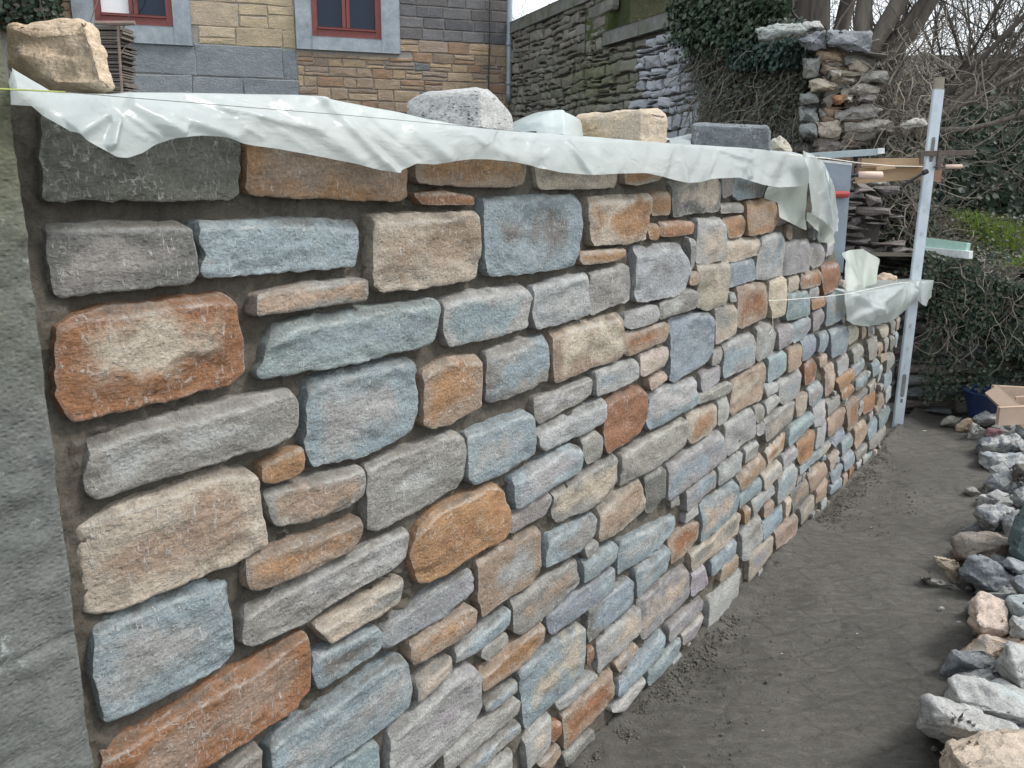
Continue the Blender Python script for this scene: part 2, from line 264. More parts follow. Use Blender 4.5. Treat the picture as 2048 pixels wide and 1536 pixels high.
# ================================================================= THE NEW STONE WALL
PALK = 1.06
PAL = dict(G=(.215,.205,.185), D=(.135,.133,.122), L=(.29,.29,.278), B=(.205,.25,.268), P=(.235,.226,.228), K=(.37,.315,.25),
           T=(.27,.20,.145), O=(.30,.172,.085), R=(.225,.108,.052))
STONES = '''D|84,222 470,222 482,290 481,385 470,398 330,400 100,402 86,395
TO|507,236 800,262 818,300 820,395 800,402 700,398 515,392 505,380
OT|840,296 1060,300 1068,345 1060,370 1000,376 845,366
R|830,388 890,383 950,392 958,400 950,409 850,409
GK|1087,318 1240,325 1240,350 1235,372 1170,376 1090,376
OK|1255,325 1335,330 1330,350 1320,360 1280,368 1255,366
KD|1352,366 1440,345 1447,375 1442,420 1400,424 1352,432 1350,400
G|1450,350 1470,350 1471,385 1450,395
DB|1476,350 1535,355 1535,380 1530,391 1480,397 1472,390
GD|105,452 200,447 370,444 383,455 400,548 385,566 120,597 104,500
B|408,443 560,440 720,440 722,500 715,532 550,548 415,555 405,540 420,510 402,480
TK|752,430 960,422 965,480 962,555 860,575 770,585 752,570 748,480
DB|975,400 1160,392 1168,450 1158,530 1080,542 990,553 978,540 974,460
OK|1180,397 1305,390 1303,450 1297,478 1260,485 1190,488 1178,430
O|1310,390 1348,385 1350,405 1345,428 1308,430
O|1302,450 1318,449 1324,465 1318,478 1304,478
OR|1326,446 1365,443 1391,445 1388,465 1350,471 1327,471
OT|1165,507 1200,503 1252,497 1253,510 1235,520 1170,528 1163,521
P|1277,495 1365,487 1376,495 1385,540 1376,572 1355,590 1290,602 1274,603 1272,540
G|1385,480 1395,482 1395,515 1387,540
KL|1400,440 1450,438 1455,470 1450,518 1410,528 1397,525 1400,480
O|1455,440 1493,433 1495,460 1491,470 1462,475
G|1446,410 1490,408 1494,422 1445,424
TO|1498,405 1555,400 1558,440 1550,460 1500,470 1496,432
K|1453,482 1524,475 1524,507 1480,520 1452,525
BL|1530,474 1570,467 1572,490 1567,547 1530,558 1519,556 1522,510
B|1463,528 1516,519 1516,557 1465,574
K|1398,531 1460,528 1462,550 1455,605 1420,619 1399,610 1400,570
T|1382,550 1396,546 1399,560 1393,567 1380,567
GP|1575,488 1620,480 1624,500 1621,540 1571,549 1569,512
GP|1627,490 1649,487 1655,500 1649,524 1631,537 1626,528
RT|1605,547 1643,539 1646,568 1606,577
R|1650,533 1680,527 1686,546 1670,580 1650,588 1645,560
K|1580,557 1602,551 1603,576 1580,583
K|1544,561 1574,554 1576,590 1570,628 1547,635 1541,600
B|1577,588 1621,582 1622,603 1620,628 1578,640
L|1625,577 1640,573 1641,590 1625,595
O|1624,601 1650,596 1650,609 1624,619
GB|1655,597 1685,578 1692,588 1691,628 1680,640 1654,652
RT|1481,576 1536,566 1537,600 1534,632 1485,655 1476,651 1478,610
L|1461,590 1472,588 1474,600 1462,602
GK|1436,614 1474,607 1475,640 1472,665 1433,687 1435,650
LG|1323,610 1380,577 1396,588 1395,612 1350,628 1323,638
L|1259,628 1310,611 1319,616 1319,640 1264,658 1257,650
RT|1253,668 1340,646 1342,660 1336,680 1262,711 1252,706
B|1352,640 1424,628 1432,640 1430,690 1425,718 1350,762 1345,760 1348,690
K|1285,712 1340,695 1336,730 1290,752 1284,748
T|1303,762 1337,745 1337,757 1306,781
BL|1196,746 1272,720 1281,728 1280,755 1230,783 1196,791
TG|514,590 600,572 722,556 734,562 735,600 650,612 513,632
B|560,650 640,632 700,625 790,612 874,597 880,620 870,680 855,690 700,730 530,760 524,746 540,725 545,690
BL|890,607 925,590 1060,570 1066,598 1056,652 1000,672 900,692 888,664
L|1075,576 1180,547 1181,580 1180,628 1110,650 1073,656 1070,620
G|1187,549 1262,530 1269,545 1266,600 1210,620 1188,629
KR|120,655 200,620 450,590 472,600 490,690 492,745 470,770 350,800 200,835 150,842 120,800 115,700
KT|1112,666 1160,650 1247,628 1249,660 1248,705 1238,718 1202,730 1160,745 1112,766 1108,700
BG|978,704 1101,668 1105,700 1103,760 1000,806 983,804 975,760
OT|855,745 900,718 965,709 968,760 964,815 900,848 870,857 846,850 850,790
LB|631,765 700,742 828,716 836,730 842,828 832,860 740,915 632,937 621,900 618,810
LG|192,877 350,835 480,800 580,778 597,800 597,850 580,880 440,925 300,965 192,1002 174,985 173,950
O|530,934 614,895 612,940 590,956 558,968 530,966
TK|162,1057 240,1015 345,985 450,940 500,938 518,955 533,1060 535,1090 462,1132 337,1182 207,1231 178,1230 170,1130
TG|540,990 640,957 730,934 735,960 733,992 705,1015 622,1043 562,1057 548,1035
OT|500,1117 560,1096 650,1066 720,1035 727,1050 724,1080 700,1105 620,1145 520,1182 500,1180 496,1150
LG|740,937 800,908 920,862 932,875 935,910 925,975 840,1020 760,1063 742,1060 738,1000
LB|940,868 1056,822 1070,833 1074,908 1020,942 950,971 938,960 938,900
LG|1078,800 1187,757 1188,787 1132,822 1086,849 1076,832
L|1081,862 1213,798 1213,840 1160,870 1092,900 1081,890
R|1217,812 1240,790 1285,768 1296,776 1298,840 1285,865 1218,906 1211,888
LB|1307,785 1400,757 1401,802 1380,818 1305,859 1298,850
L|1408,750 1445,733 1443,760 1410,785
G|1402,792 1458,765 1467,770 1460,784 1402,807
KT|1471,765 1534,723 1541,742 1539,770 1530,795 1467,830 1463,815
B|1543,715 1571,701 1576,710 1575,740 1544,766
BL|1455,690 1511,667 1514,680 1511,727 1452,755 1449,740
G|1430,706 1447,696 1440,724 1426,729
LG|1518,657 1549,644 1554,670 1548,702 1521,722 1515,714
P|1560,660 1587,648 1590,662 1587,685 1561,700
PB|1590,650 1622,633 1623,655 1612,671 1590,685
P|1627,629 1648,616 1648,640 1640,655 1627,663
B|1606,681 1634,668 1632,700 1620,715 1608,721
B|1645,670 1657,661 1660,680 1650,702 1641,704
B|1663,662 1696,651 1697,680 1692,702 1664,715
T|1578,700 1604,689 1603,729 1578,745
R|1613,731 1634,719 1640,735 1635,759 1614,771
BL|1563,765 1607,739 1611,760 1607,785 1571,809 1561,800
L|1536,773 1559,767 1557,782 1536,792
T|1641,718 1660,709 1661,724 1642,734
KT|1653,731 1673,722 1671,782 1652,793
L|1679,724 1699,707 1702,723 1699,738 1679,751
G|1707,702 1725,689 1729,697 1726,711 1709,726
K|1701,656 1722,654 1720,676 1700,690
T|1727,656 1735,655 1733,672 1727,678
LD|1739,653 1752,650 1751,666 1738,671
K|1760,656 1778,648 1776,669 1766,675
G|1782,645 1791,640 1790,659 1783,666
T|1795,638 1806,631 1804,654 1795,660
G|1739,683 1754,674 1755,710 1739,720
T|1760,690 1767,685 1767,701 1761,707
G|1771,680 1778,673 1778,697 1771,703
G|1782,675 1790,672 1790,688 1782,703
B|1794,666 1804,660 1799,691 1793,694
PB|1707,733 1734,718 1733,732 1714,752
B|1745,730 1759,718 1758,744 1747,754
T|1762,715 1776,704 1775,717 1763,724
G|1775,715 1790,707 1790,725 1773,745
L|1762,730 1768,725 1767,753 1758,765
B|1771,750 1786,740 1786,762 1769,780
BD|1717,760 1739,742 1738,764 1717,780
O|1677,757 1709,737 1711,753 1681,782
O|1689,783 1711,766 1711,785 1689,801
GB|1621,780 1647,763 1645,791 1630,812 1620,806
G|1659,803 1685,789 1682,809 1659,831
L|1632,814 1655,797 1653,832 1650,850 1633,853
K|1599,795 1619,785 1615,823 1599,835
D|1717,800 1739,775 1737,787 1719,803
G|1743,773 1754,757 1751,776 1743,786
OR|1732,799 1758,779 1754,813 1732,829
T|1760,792 1771,784 1773,804 1756,825
L|1777,782 1789,768 1786,794 1776,807
P|1722,807 1730,800 1728,823 1721,831
RT|1696,815 1718,793 1717,840 1699,864
T|1659,842 1693,816 1691,847 1659,873
G|1245,912 1370,837 1381,850 1379,888 1350,910 1248,974
OK|1385,832 1436,806 1434,850 1420,865 1386,887 1380,870
L|1441,803 1459,788 1460,827 1456,840 1442,850
L|1534,808 1555,789 1561,800 1535,828
G|1514,814 1528,811 1532,822 1529,840 1519,845 1515,835
KG|1534,842 1588,801 1597,807 1593,832 1536,883
PL|1460,846 1513,817 1515,870 1459,911 1456,880
G|1518,856 1532,844 1531,864 1518,871
BP|1340,934 1440,864 1452,860 1453,915 1370,978 1339,1001
D|1297,952 1330,933 1335,945 1332,994 1308,1027 1297,1024
L|1444,932 1491,904 1487,937 1443,971
GL|1496,901 1523,880 1524,907 1496,926
OT|1480,955 1531,909 1535,932 1495,974 1481,979
OK|1537,906 1581,860 1577,895 1541,929
B|1587,855 1627,824 1628,845 1582,893 1580,880
L|1657,840 1654,883 1635,898 1639,857
RO|1602,885 1634,860 1629,910 1603,929
T|1712,857 1737,840 1739,865 1714,898
B|1740,860 1756,835 1756,860 1739,880
B|1760,832 1783,812 1780,837 1760,859
G|1742,885 1776,850 1774,865 1755,893 1742,898
G|1716,909 1737,887 1736,902 1717,923
B|1667,887 1691,855 1694,867 1671,895
B|1687,885 1706,867 1708,890 1687,910
B|1690,918 1710,900 1711,925 1692,943
KB|1602,937 1664,882 1666,892 1630,924 1602,948
BL|1562,957 1592,927 1597,940 1591,974 1559,1008 1557,990
L|1572,915 1596,892 1599,910 1572,940
LK|1532,952 1566,922 1566,945 1532,979
B|1484,990 1526,957 1526,981 1484,1018
BL|1510,1005 1551,969 1554,985 1530,1005 1512,1034
T|1622,948 1654,922 1656,950 1640,974 1624,986
K|1662,915 1681,902 1679,922 1664,943
B|1667,947 1689,929 1687,950 1670,968
B|1666,974 1686,954 1684,972 1664,989
T|1637,982 1659,957 1656,990 1637,1007
KG|1604,1022 1631,992 1629,1018 1606,1049
TD|1589,985 1619,959 1620,991 1590,1028
K|1573,1000 1584,993 1581,1027 1573,1034
B|1530,1047 1570,1010 1569,1037 1530,1083
T|1532,1017 1551,1002 1554,1012 1534,1038
KB|1410,1010 1477,961 1479,1000 1474,1020 1406,1086
BP|1377,985 1434,942 1435,972 1410,992 1377,1024
L|1377,1032 1401,1007 1401,1025 1375,1046
LB|1244,1086 1361,1029 1365,1047 1325,1096 1243,1151
RT|1347,1082 1380,1052 1401,1047 1399,1080 1380,1104 1347,1127
GK|1389,1110 1479,1027 1486,1032 1479,1066 1420,1119 1390,1144
O|1491,1020 1501,1013 1501,1041 1491,1049
GL|1487,1062 1526,1032 1526,1081 1505,1099 1500,1118 1487,1121
B|1427,1125 1476,1077 1477,1109 1427,1153
T|1554,1065 1599,1030 1597,1069 1557,1100
PK|1502,1111 1549,1072 1547,1105 1502,1163
T|1450,1130 1479,1111 1477,1140 1442,1164
LB|1028,960 1150,888 1165,897 1170,920 1166,940 1105,975 1033,1019
G|1168,880 1195,862 1209,880 1204,912 1177,929 1170,905
KG|1114,980 1234,911 1239,922 1238,980 1205,1006 1122,1046 1112,1035
TK|1204,1020 1225,1000 1289,956 1293,1020 1250,1059 1206,1085 1201,1072
G|1026,1028 1103,986 1108,1000 1099,1025 1030,1066 1024,1064
K|1089,1038 1101,1032 1102,1060 1097,1071
GB|1107,1073 1196,1029 1194,1070 1165,1101 1096,1134 1097,1112
G|1172,1100 1194,1081 1198,1095 1177,1116
LB|1170,1125 1239,1088 1240,1102 1234,1122 1200,1146 1170,1166
LT|960,1125 1084,1052 1090,1144 1075,1165 1015,1200 971,1235 960,1200
TG|1033,1205 1160,1120 1164,1166 1105,1229 1045,1271 1032,1265
B|1106,1232 1150,1196 1234,1137 1235,1175 1215,1194 1175,1224 1106,1271
BD|1182,1217 1261,1156 1270,1167 1267,1212 1217,1256 1180,1286
LB|1274,1140 1339,1094 1344,1105 1336,1140 1277,1198
KP|1284,1203 1340,1161 1379,1132 1381,1190 1350,1224 1291,1279 1286,1250
KL|1204,1288 1284,1213 1288,1262 1204,1348
GT|1235,1330 1274,1288 1281,1297 1244,1346
B|1243,1362 1334,1261 1336,1285 1300,1334 1244,1394 1237,1388
B|1303,1346 1364,1277 1359,1307 1302,1373
P|1343,1257 1409,1197 1410,1217 1344,1286
PK|1369,1273 1413,1230 1394,1271 1371,1291
P|1388,1150 1412,1131 1419,1168 1387,1193
R|1179,1298 1191,1296 1192,1315 1182,1331 1179,1326
KB|1043,1345 1164,1247 1174,1258 1173,1346 1112,1409 1056,1459 1051,1400
OT|967,1343 1089,1247 1096,1260 1094,1285 1040,1336 970,1384
BL|920,1303 1024,1217 1025,1250 957,1306 917,1331
G|972,1296 1019,1268 1021,1285 1005,1301 982,1324 967,1316
PL|1120,1407 1189,1347 1196,1353 1126,1423
RT|1132,1427 1229,1339 1231,1397 1185,1446 1131,1498
R|1108,1448 1126,1446 1126,1470 1117,1484 1108,1484
KL|1054,1481 1106,1427 1104,1492 1062,1545
T|1082,1532 1121,1491 1126,1507 1105,1540
G|1132,1510 1186,1459 1190,1477 1138,1535
L|1239,1405 1289,1354 1291,1367 1250,1421 1227,1424
BG|972,1413 1039,1362 1038,1385 973,1426
LG|892,1508 930,1471 1034,1394 1044,1405 1039,1427 920,1530 892,1560
BG|932,1533 1044,1444 1046,1467 1005,1501 975,1540 932,1570
LG|510,1216 632,1147 755,1088 818,1060 826,1075 821,1118 795,1138 705,1189 625,1243 512,1297 491,1288 493,1240
GK|635,1255 707,1217 810,1154 818,1172 816,1200 710,1259 662,1287
P|771,1262 875,1185 949,1140 954,1150 953,1182 875,1246 790,1296 769,1298
OT|825,1288 862,1261 940,1209 955,1222 951,1250 912,1284 832,1331 823,1315
DB|636,1312 762,1254 768,1270 765,1300 725,1331 642,1382 629,1347
LB|545,1500 570,1468 675,1397 807,1309 821,1327 830,1377 824,1412 750,1473 655,1540 600,1580 555,1580
KG|835,1367 906,1312 909,1345 836,1406
PL|782,1540 793,1463 948,1327 964,1352 964,1415 950,1446 857,1540 790,1590
TR|215,1501 325,1441 450,1361 560,1301 614,1263 622,1275 627,1380 590,1419 500,1479 405,1540 300,1600 215,1600 205,1540
LB|195,1262 300,1208 455,1154 469,1172 477,1300 465,1324 395,1364 212,1450 198,1377 188,1327
G|450,1545 514,1489 527,1500 524,1560 450,1585
B|672,1536 755,1484 764,1500 766,1570 680,1590
RO|850,1047 875,1025 940,990 995,966 1012,982 1020,1025 1020,1062 1008,1082 972,1095 897,1146 846,1169 836,1145 825,1112 835,1075'''
rng = np.random.RandomState(7)

def resample(P, n):
    P = np.asarray(P, float); d = np.r_[0, np.cumsum(np.linalg.norm(np.diff(P,axis=0),axis=1))]
    t = np.linspace(0, d[-1], n); return np.stack([np.interp(t, d, P[:,k]) for k in range(P.shape[1])],1)
def outline(poly, ds, seed, amp=.003, rnd=1, grow=0):
    P = np.asarray(poly, float)
    for _ in range(rnd):                                     # soften the corners a little
        Q = np.roll(P,-1,0); L = np.linalg.norm(Q-P,axis=1,keepdims=True); k = np.minimum(.08, .004/np.maximum(L,1e-6))
        P = np.stack([P+(Q-P)*k, Q-(Q-P)*k],1).reshape(-1,2)
    P = np.vstack([P,P[:1]]); L = np.linalg.norm(np.diff(P,axis=0),axis=1).sum(); n = int(np.clip(L/ds, 20, 260))
    R = resample(P, n+1)[:-1]; T = np.roll(R,-1,0)-np.roll(R,1,0); T /= np.linalg.norm(T,axis=1,keepdims=True)+1e-9
    q = np.c_[R*40, np.full(len(R),seed*3.7)]; q2 = np.c_[R*130, np.full(len(R),seed*1.7)]
    sc_ = min(1., np.ptp(R,axis=0).min()/.09)*amp; off = vnoise(q,3)*sc_ + vnoise(q2,5)*sc_*.75 - grow*np.sign(np.sum(R[:,0]*np.roll(R[:,1],-1)-R[:,1]*np.roll(R[:,0],-1)))*-1
    return R + np.c_[T[:,1],-T[:,0]]*off[:,None]
def coons(R, ds):
    c = (R.max(0)+R.min(0))/2; h = (R.max(0)-R.min(0))/2+1e-6; Z = (R-c)/h; n = len(R)
    id_ = [int(np.argmax(Z@np.array(s))) for s in ((-1,-1),(1,-1),(1,1),(-1,1))]
    if R.shape[0] and np.sum(R[:,0]*np.roll(R[:,1],-1)-R[:,1]*np.roll(R[:,0],-1)) < 0:
        R = R[::-1]; id_ = [n-1-i for i in id_]
    def seg(a,b):
        k = (b-a) % n; return np.array([R[(a+i)%n] for i in range(k+1)]) if k else np.array([R[a],R[a]])
    s = [seg(id_[i], id_[(i+1)%4]) for i in range(4)]        # bottom, right, top, left
    ln = lambda q: np.linalg.norm(np.diff(q,axis=0),axis=1).sum()
    nu = int(np.clip(max(ln(s[0]),ln(s[2]))/ds, 5, 90)); nv = int(np.clip(max(ln(s[1]),ln(s[3]))/ds, 5, 70))
    b, r, t, l = resample(s[0],nu+1), resample(s[1],nv+1), resample(s[2],nu+1)[::-1], resample(s[3],nv+1)[::-1]
    S = np.linspace(0,1,nu+1)[None,:,None]; T = np.linspace(0,1,nv+1)[:,None,None]
    G = (1-T)*b[None]+T*t[None]+(1-S)*l[:,None]+S*r[:,None] - ((1-S)*(1-T)*b[0]+S*(1-T)*b[-1]+S*T*t[-1]+(1-S)*T*t[0])
    return G, nu, nv
def edge_dist(P, R):
    A = R; Bq = np.roll(R,-1,0); d = Bq-A; L2 = (d**2).sum(1)+1e-12; out = np.full(len(P),9.)
    for i in range(0,len(P),2000):
        p = P[i:i+2000,None]-A[None]; t = np.clip((p*d[None]).sum(2)/L2,0,1); out[i:i+2000] = np.sqrt(((p-d[None]*t[...,None])**2).sum(2)).min(1)
    return out
def _toplev(R,u):
    k = np.abs(R[:,0]-u); i = k < max(.012,k.min()*1.5+1e-4); return R[i,1].max()
def rel_stone(poly, seed, ds, front=.03, back=-.03, flare=.0025, rr=.0022, rough=1., grow=0, cut=.35, cap=False, mort=1.0):
    """relief block in (u, v) with w outwards: verts (u,v,w), faces, edge factor"""
    rs = np.random.RandomState(seed); R = outline(poly, ds, seed, .0017*rough+.0005, grow=grow)
    G, nu, nv = coons(R, ds); P = G.reshape(-1,2); d = edge_dist(P, R)
    size = R.max(0)-R.min(0); c = P.mean(0); half = size.min()/2
    r = rr*rs.uniform(.7,1.5)*min(1,half/.03)
    w = np.full(len(P), front) - r*.8*(1-np.clip(d/r,0,1))**2
    w += min(.003,half*.05)*np.clip(d/max(half,1e-3),0,1)**.8*rs.uniform(.0,1.2)
    for k in range(rs.randint(1,4)):                         # tooled facets sloping to the rims
        a = rs.uniform(0,2*math.pi); n = np.array([math.cos(a),math.sin(a)]); e = np.abs(n)@(size/2)
        x = (P-c)@n - e*rs.uniform(.55,1.0); x = x + vnoise(np.c_[P*18,np.full(len(P),seed+k*3.3)],9)*.01
        w -= np.maximum(0,x)*rs.uniform(.08,cut*.8)
    q = np.c_[P,np.full(len(P),seed*.613)]; q2 = q*np.array([1,3.2,1])
    w += np.clip(d/.008,.25,1)*(fbm(q*9,3,1)*.0022 + fbm(q*np.array([34,44,1]),4,2)*.0018 + np.abs(fbm(q2*np.array([12,8,1])+5,3,4))*-.003)*rough*min(1,half/.025)
    # layered flakes broken off
    st = fbm(q*np.array([8,13,1]),4,8); w -= .0026*rough*(np.clip((st-.1)*30,0,1)+np.clip((st-.35)*30,0,1))
    # the head of the stone is dressed back and catches mortar
    tb = np.array([_toplev(R,u) for u in np.linspace(R[:,0].min(),R[:,0].max(),24)]); tb = np.convolve(np.r_[[tb[0]]*3,tb,[tb[-1]]*3],np.ones(7)/7,'valid'); tlev = np.interp(P[:,0], np.linspace(R[:,0].min(),R[:,0].max(),24), tb)
    dt = tlev-P[:,1]; ch = (rs.uniform(.006,.017) if not cap else .002)*min(1,half/.035)*(1+.5*vnoise(np.c_[P*14,np.full(len(P),seed*1.1)],12))
    w -= np.clip(ch-dt,0,None)*rs.uniform(.5,1.1)
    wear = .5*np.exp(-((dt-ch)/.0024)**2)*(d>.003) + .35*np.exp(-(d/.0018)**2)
    V = np.c_[P, w]; F = []
    for j in range(nv):
        for i in range(nu):
            a = j*(nu+1)+i; F.append((a,a+1,a+nu+2,a+nu+1))
    ring = [i for i in range(nu+1)] + [j*(nu+1)+nu for j in range(1,nv+1)] + [nv*(nu+1)+i for i in range(nu-1,-1,-1)] + [j*(nu+1) for j in range(nv-1,0,-1)]
    B = V[ring].copy(); V = np.vstack([V,B]); cc = B[:,:2].mean(0); Dn = B[:,:2]-cc; Dn /= np.linalg.norm(Dn,axis=1,keepdims=True)+1e-9
    k = len(ring); n0 = len(V); depth = front-back; rows = []
    for f in (.35,1.):
        jit = fbm(np.c_[B[:,:2]*30,np.full(k,seed+f)],2,6)[:,None]*.002
        upw = (1+3.2*np.clip(Dn[:,1:2]*2-.6,0,1))*np.clip(1+Dn[:,1:2],.0,1)
        rows.append(np.c_[B[:,:2]+Dn*(flare*f)*upw+Dn*jit, B[:,2]*(1-f)+back*f])
    V = np.vstack([V]+rows)
    for q_ in range(2):
        up = [n0-k+i for i in range(k)] if q_==0 else [n0+i for i in range(k)]; dn = [n0+q_*k+i for i in range(k)]
        for i in range(k):
            j = (i+1)%k; F.append((up[i],dn[i],dn[j],up[j]))
    if cap: F.append(tuple(n0+k+i for i in range(k-1,-1,-1)))
    top = np.clip((P[:,1]-c[1])/(size[1]/2+1e-6),-1,1)
    ef = np.clip(1-d/(.003+.006*np.clip(top,0,1)),0,1)*(.3+.5*np.clip(top+.2,0,1))
    ef = np.r_[ef, np.full(k,.3), np.full(k,.55), np.full(k,.95)]*mort
    ef = np.maximum(ef, np.r_[np.clip((ch-dt)/(ch*.5+1e-4),0,1)*.85*(.55+.45*np.clip(fbm(np.c_[P*12,np.full(len(P),seed)],2,7)+.5,0,1)), np.zeros(3*k)]*mort)
    rim = np.r_[1-np.clip(d/(half*.9+1e-4),0,1), np.ones(3*k)]
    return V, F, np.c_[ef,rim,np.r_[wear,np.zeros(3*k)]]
def stone_cols(code, rs, n, ef, seed):
    a = np.array(PAL[code[0]])*(PALK if code[0] not in 'OR' else .95)*rs.uniform(.9,1.12)*(1+rs.uniform(-.025,.025,3)); b = np.array(PAL[code[-1]])*rs.uniform(.9,1.12) if len(code)>1 else a*rs.uniform(.78,1.18)*(1+rs.uniform(-.05,.05,3))
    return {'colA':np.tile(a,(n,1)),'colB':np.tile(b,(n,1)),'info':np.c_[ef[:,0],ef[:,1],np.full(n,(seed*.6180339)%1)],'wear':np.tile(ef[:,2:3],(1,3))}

wall = thing('stone_wall', 'unfinished rubble stone wall of grey, blue and rust coloured blocks in dark wet mortar', 'wall', mw=WM)
recs = []
for i, ln in enumerate(STONES.strip().split('\n')):
    code, pts = ln.split('|'); px = [tuple(map(float,p.split(','))) for p in pts.split()]
    poly = [W(x,y,.03) for x,y in px]; area = abs(sum(px[k][0]*px[(k+1)%len(px)][1]-px[(k+1)%len(px)][0]*px[k][1] for k in range(len(px))))/2
    recs.append((area, i, code, poly))
recs.sort(key=lambda r:-r[0])
UEND = W(1783,800,.03)[0]
rest = dict(V=[],F=[],A=[],B=[],I=[],W=[]); nb = 0
def local(V): return np.c_[V[:,0], -V[:,2], V[:,1]]
def add_rest(V, F, cols):
    global nb
    rest['V'] += list(local(V)); rest['F'] += [tuple(j+nb for j in f) for f in F]; nb += len(V)
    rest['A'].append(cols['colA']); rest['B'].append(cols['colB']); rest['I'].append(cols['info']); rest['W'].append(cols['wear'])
for k,(area,i,code,poly) in enumerate(recs):
    poly = [(min(a,UEND+.005),b) for a,b in poly]
    if max(a for a,b in poly)-min(a for a,b in poly) < .03: continue
    u = sum(p[0] for p in poly)/len(poly); dist = max(.9, 1.9+u*.85)
    rs = np.random.RandomState(100+i); ds = .0042*dist if k<70 else .0048*dist
    V,F,ef = rel_stone(poly, 100+i, ds, front=.028+rs.uniform(-.003,.006), grow=.0010 if u<-.4 else (.003 if u<.3 else .0048))
    cols = stone_cols(code, rs, len(V), ef, i)
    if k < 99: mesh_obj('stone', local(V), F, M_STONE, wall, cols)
    else: add_rest(V, F, cols)
# the courses below and beside the traced ones (low left corner), and chips filling the widest joints
from math import floor
cover = [(min(p[0] for p in r[3]),max(p[0] for p in r[3]),min(p[1] for p in r[3]),max(p[1] for p in r[3]),np.array(r[3])) for r in recs]
def inside(P, q):
    x,y = q; c = False; n = len(P); j = n-1
    for i in range(n):
        if (P[i,1]>y) != (P[j,1]>y) and x < (P[j,0]-P[i,0])*(y-P[i,1])/(P[j,1]-P[i,1]+1e-12)+P[i,0]: c = not c
        j = i
    return c
def free(u0,u1,v0,v1,m=.004):
    for a,b,c,d,P in cover:
        if u1<a-m or u0>b+m or v1<c-m or v0>d+m: continue
        for x in np.linspace(u0-m,u1+m,5):
            for y in np.linspace(v0-m,v1+m,5):
                if inside(P,(x,y)): return False
        for q in P:
            if u0-m<q[0]<u1+m and v0-m<q[1]<v1+m: return False
    return True
TOP_L = W(1760,590)[1]
UE1 = W(1692,640)[0]                     # where the high part ends at its foot
UET = W(1636,330)[0]
def uend(v): return UE1 + (UET-UE1)*min(1,max(0,(v-TOP_L)/(1.5-TOP_L)))
TOP_H = 1.50
rs = np.random.RandomState(5); filler = 0
for (sw,sh,tries) in ((.26,.11,400),(.16,.085,700),(.10,.06,1500),(.06,.04,2500),(.035,.025,2200)):
    for _ in range(tries):
        u = rs.uniform(-1.28,3.42); w_ = sw*rs.uniform(.8,1.25); h_ = sh*rs.uniform(.8,1.25)
        v = rs.uniform(.0, TOP_H-h_)
        if u+w_ > UEND-.01 or (v+h_>TOP_L and u+w_>uend(v+h_)): continue
        if sw<.08 and u<.2 and rs.rand()<.93: continue       # near joints stay wide and full of mortar
        if sw<.04 and u<1.6: continue
        if not free(u,u+w_,v,v+h_, .007 if sw>.05 else .004): continue
        j = lambda s: rs.uniform(-s,s)
        P = [(u+j(.01),v+j(.008)),(u+w_/2,v+j(.008)),(u+w_+j(.01),v+j(.008)),(u+w_+j(.01),v+h_+j(.008)),(u+w_/2,v+h_+j(.006)),(u+j(.01),v+h_+j(.008))]
        cover.append((min(p[0] for p in P),max(p[0] for p in P),min(p[1] for p in P),max(p[1] for p in P),np.array(P)))
        code = rs.choice(['G','L','B','K','T','LG','BL','GK','O','P','OT','R'],p=[.15,.15,.16,.1,.1,.08,.08,.06,.04,.04,.02,.02])
        V,F,ef = rel_stone(P, 900+filler, max(.008,.006*max(1,1.9+u*.85)), front=.024+rs.uniform(-.006,.006)); filler += 1
        add_rest(V,F,stone_cols(code,rs,len(V),ef,900+filler))
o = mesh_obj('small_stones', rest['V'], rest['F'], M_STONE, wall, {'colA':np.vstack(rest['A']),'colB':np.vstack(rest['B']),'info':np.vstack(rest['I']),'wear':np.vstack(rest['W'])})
o['kind'] = 'stuff'

# mortar bed: a rough sheet between the stones, with a body of masonry behind it
def mortar_grid(u0,u1,v0,v1,ds):
    nu,nv = int((u1-u0)/ds), int((v1-v0)/ds); U,Vv = np.meshgrid(np.linspace(u0,u1,nu+1), np.linspace(v0,v1,nv+1)); P = np.c_[U.ravel(),Vv.ravel()]
    q = np.c_[P,np.zeros(len(P))]
    # thickness: rises towards the top rims of stones lying below (smeared ledges)
    lump = np.clip(fbm(q*5,3,29)*2-.1,0,1)
    w = .0035 + .012*np.clip((-1.265-P[:,0])/.02,0,1) + fbm(q*9,3,21)*.004 + fbm(q*38,4,22)*(.003+.002*lump) + np.clip(fbm(q*85,3,23),.1,1)*.010*(.3+lump)
    ok = lambda a: P[a,1]<TOP_L or P[a,0]<uend(P[a,1])
    V = np.c_[P,w]; F = [(j*(nu+1)+i, j*(nu+1)+i+1, (j+1)*(nu+1)+i+1, (j+1)*(nu+1)+i) for j in range(nv) for i in range(nu) if ok(j*(nu+1)+i+1)]
    return V,F
MV,MF = [],[]
for (a,b,c,d,ds) in ((-1.34,-.3,.55,1.56,.0058),(-.3,1.0,0,1.56,.0085),(1.0,UEND,0,1.56,.013),(-1.34,-.3,0,.55,.02)):
    V,F = mortar_grid(a,b,c,d,ds); n0=len(MV); MV += list(local(V)); MF += [tuple(i+n0 for i in f) for f in F]
mesh_obj('mortar', MV, MF, M_MORTAR, wall)
mb = MB()
def wbox(mb,u0,u1,v0,v1,w0,w1,c=(1,1,1)): mb.box(wall_pt((u0+u1)/2,(v0+v1)/2,(w0+w1)/2), WD*(u1-u0)/2, WN*(w1-w0)/2, Vector((0,0,(v1-v0)/2)), c)
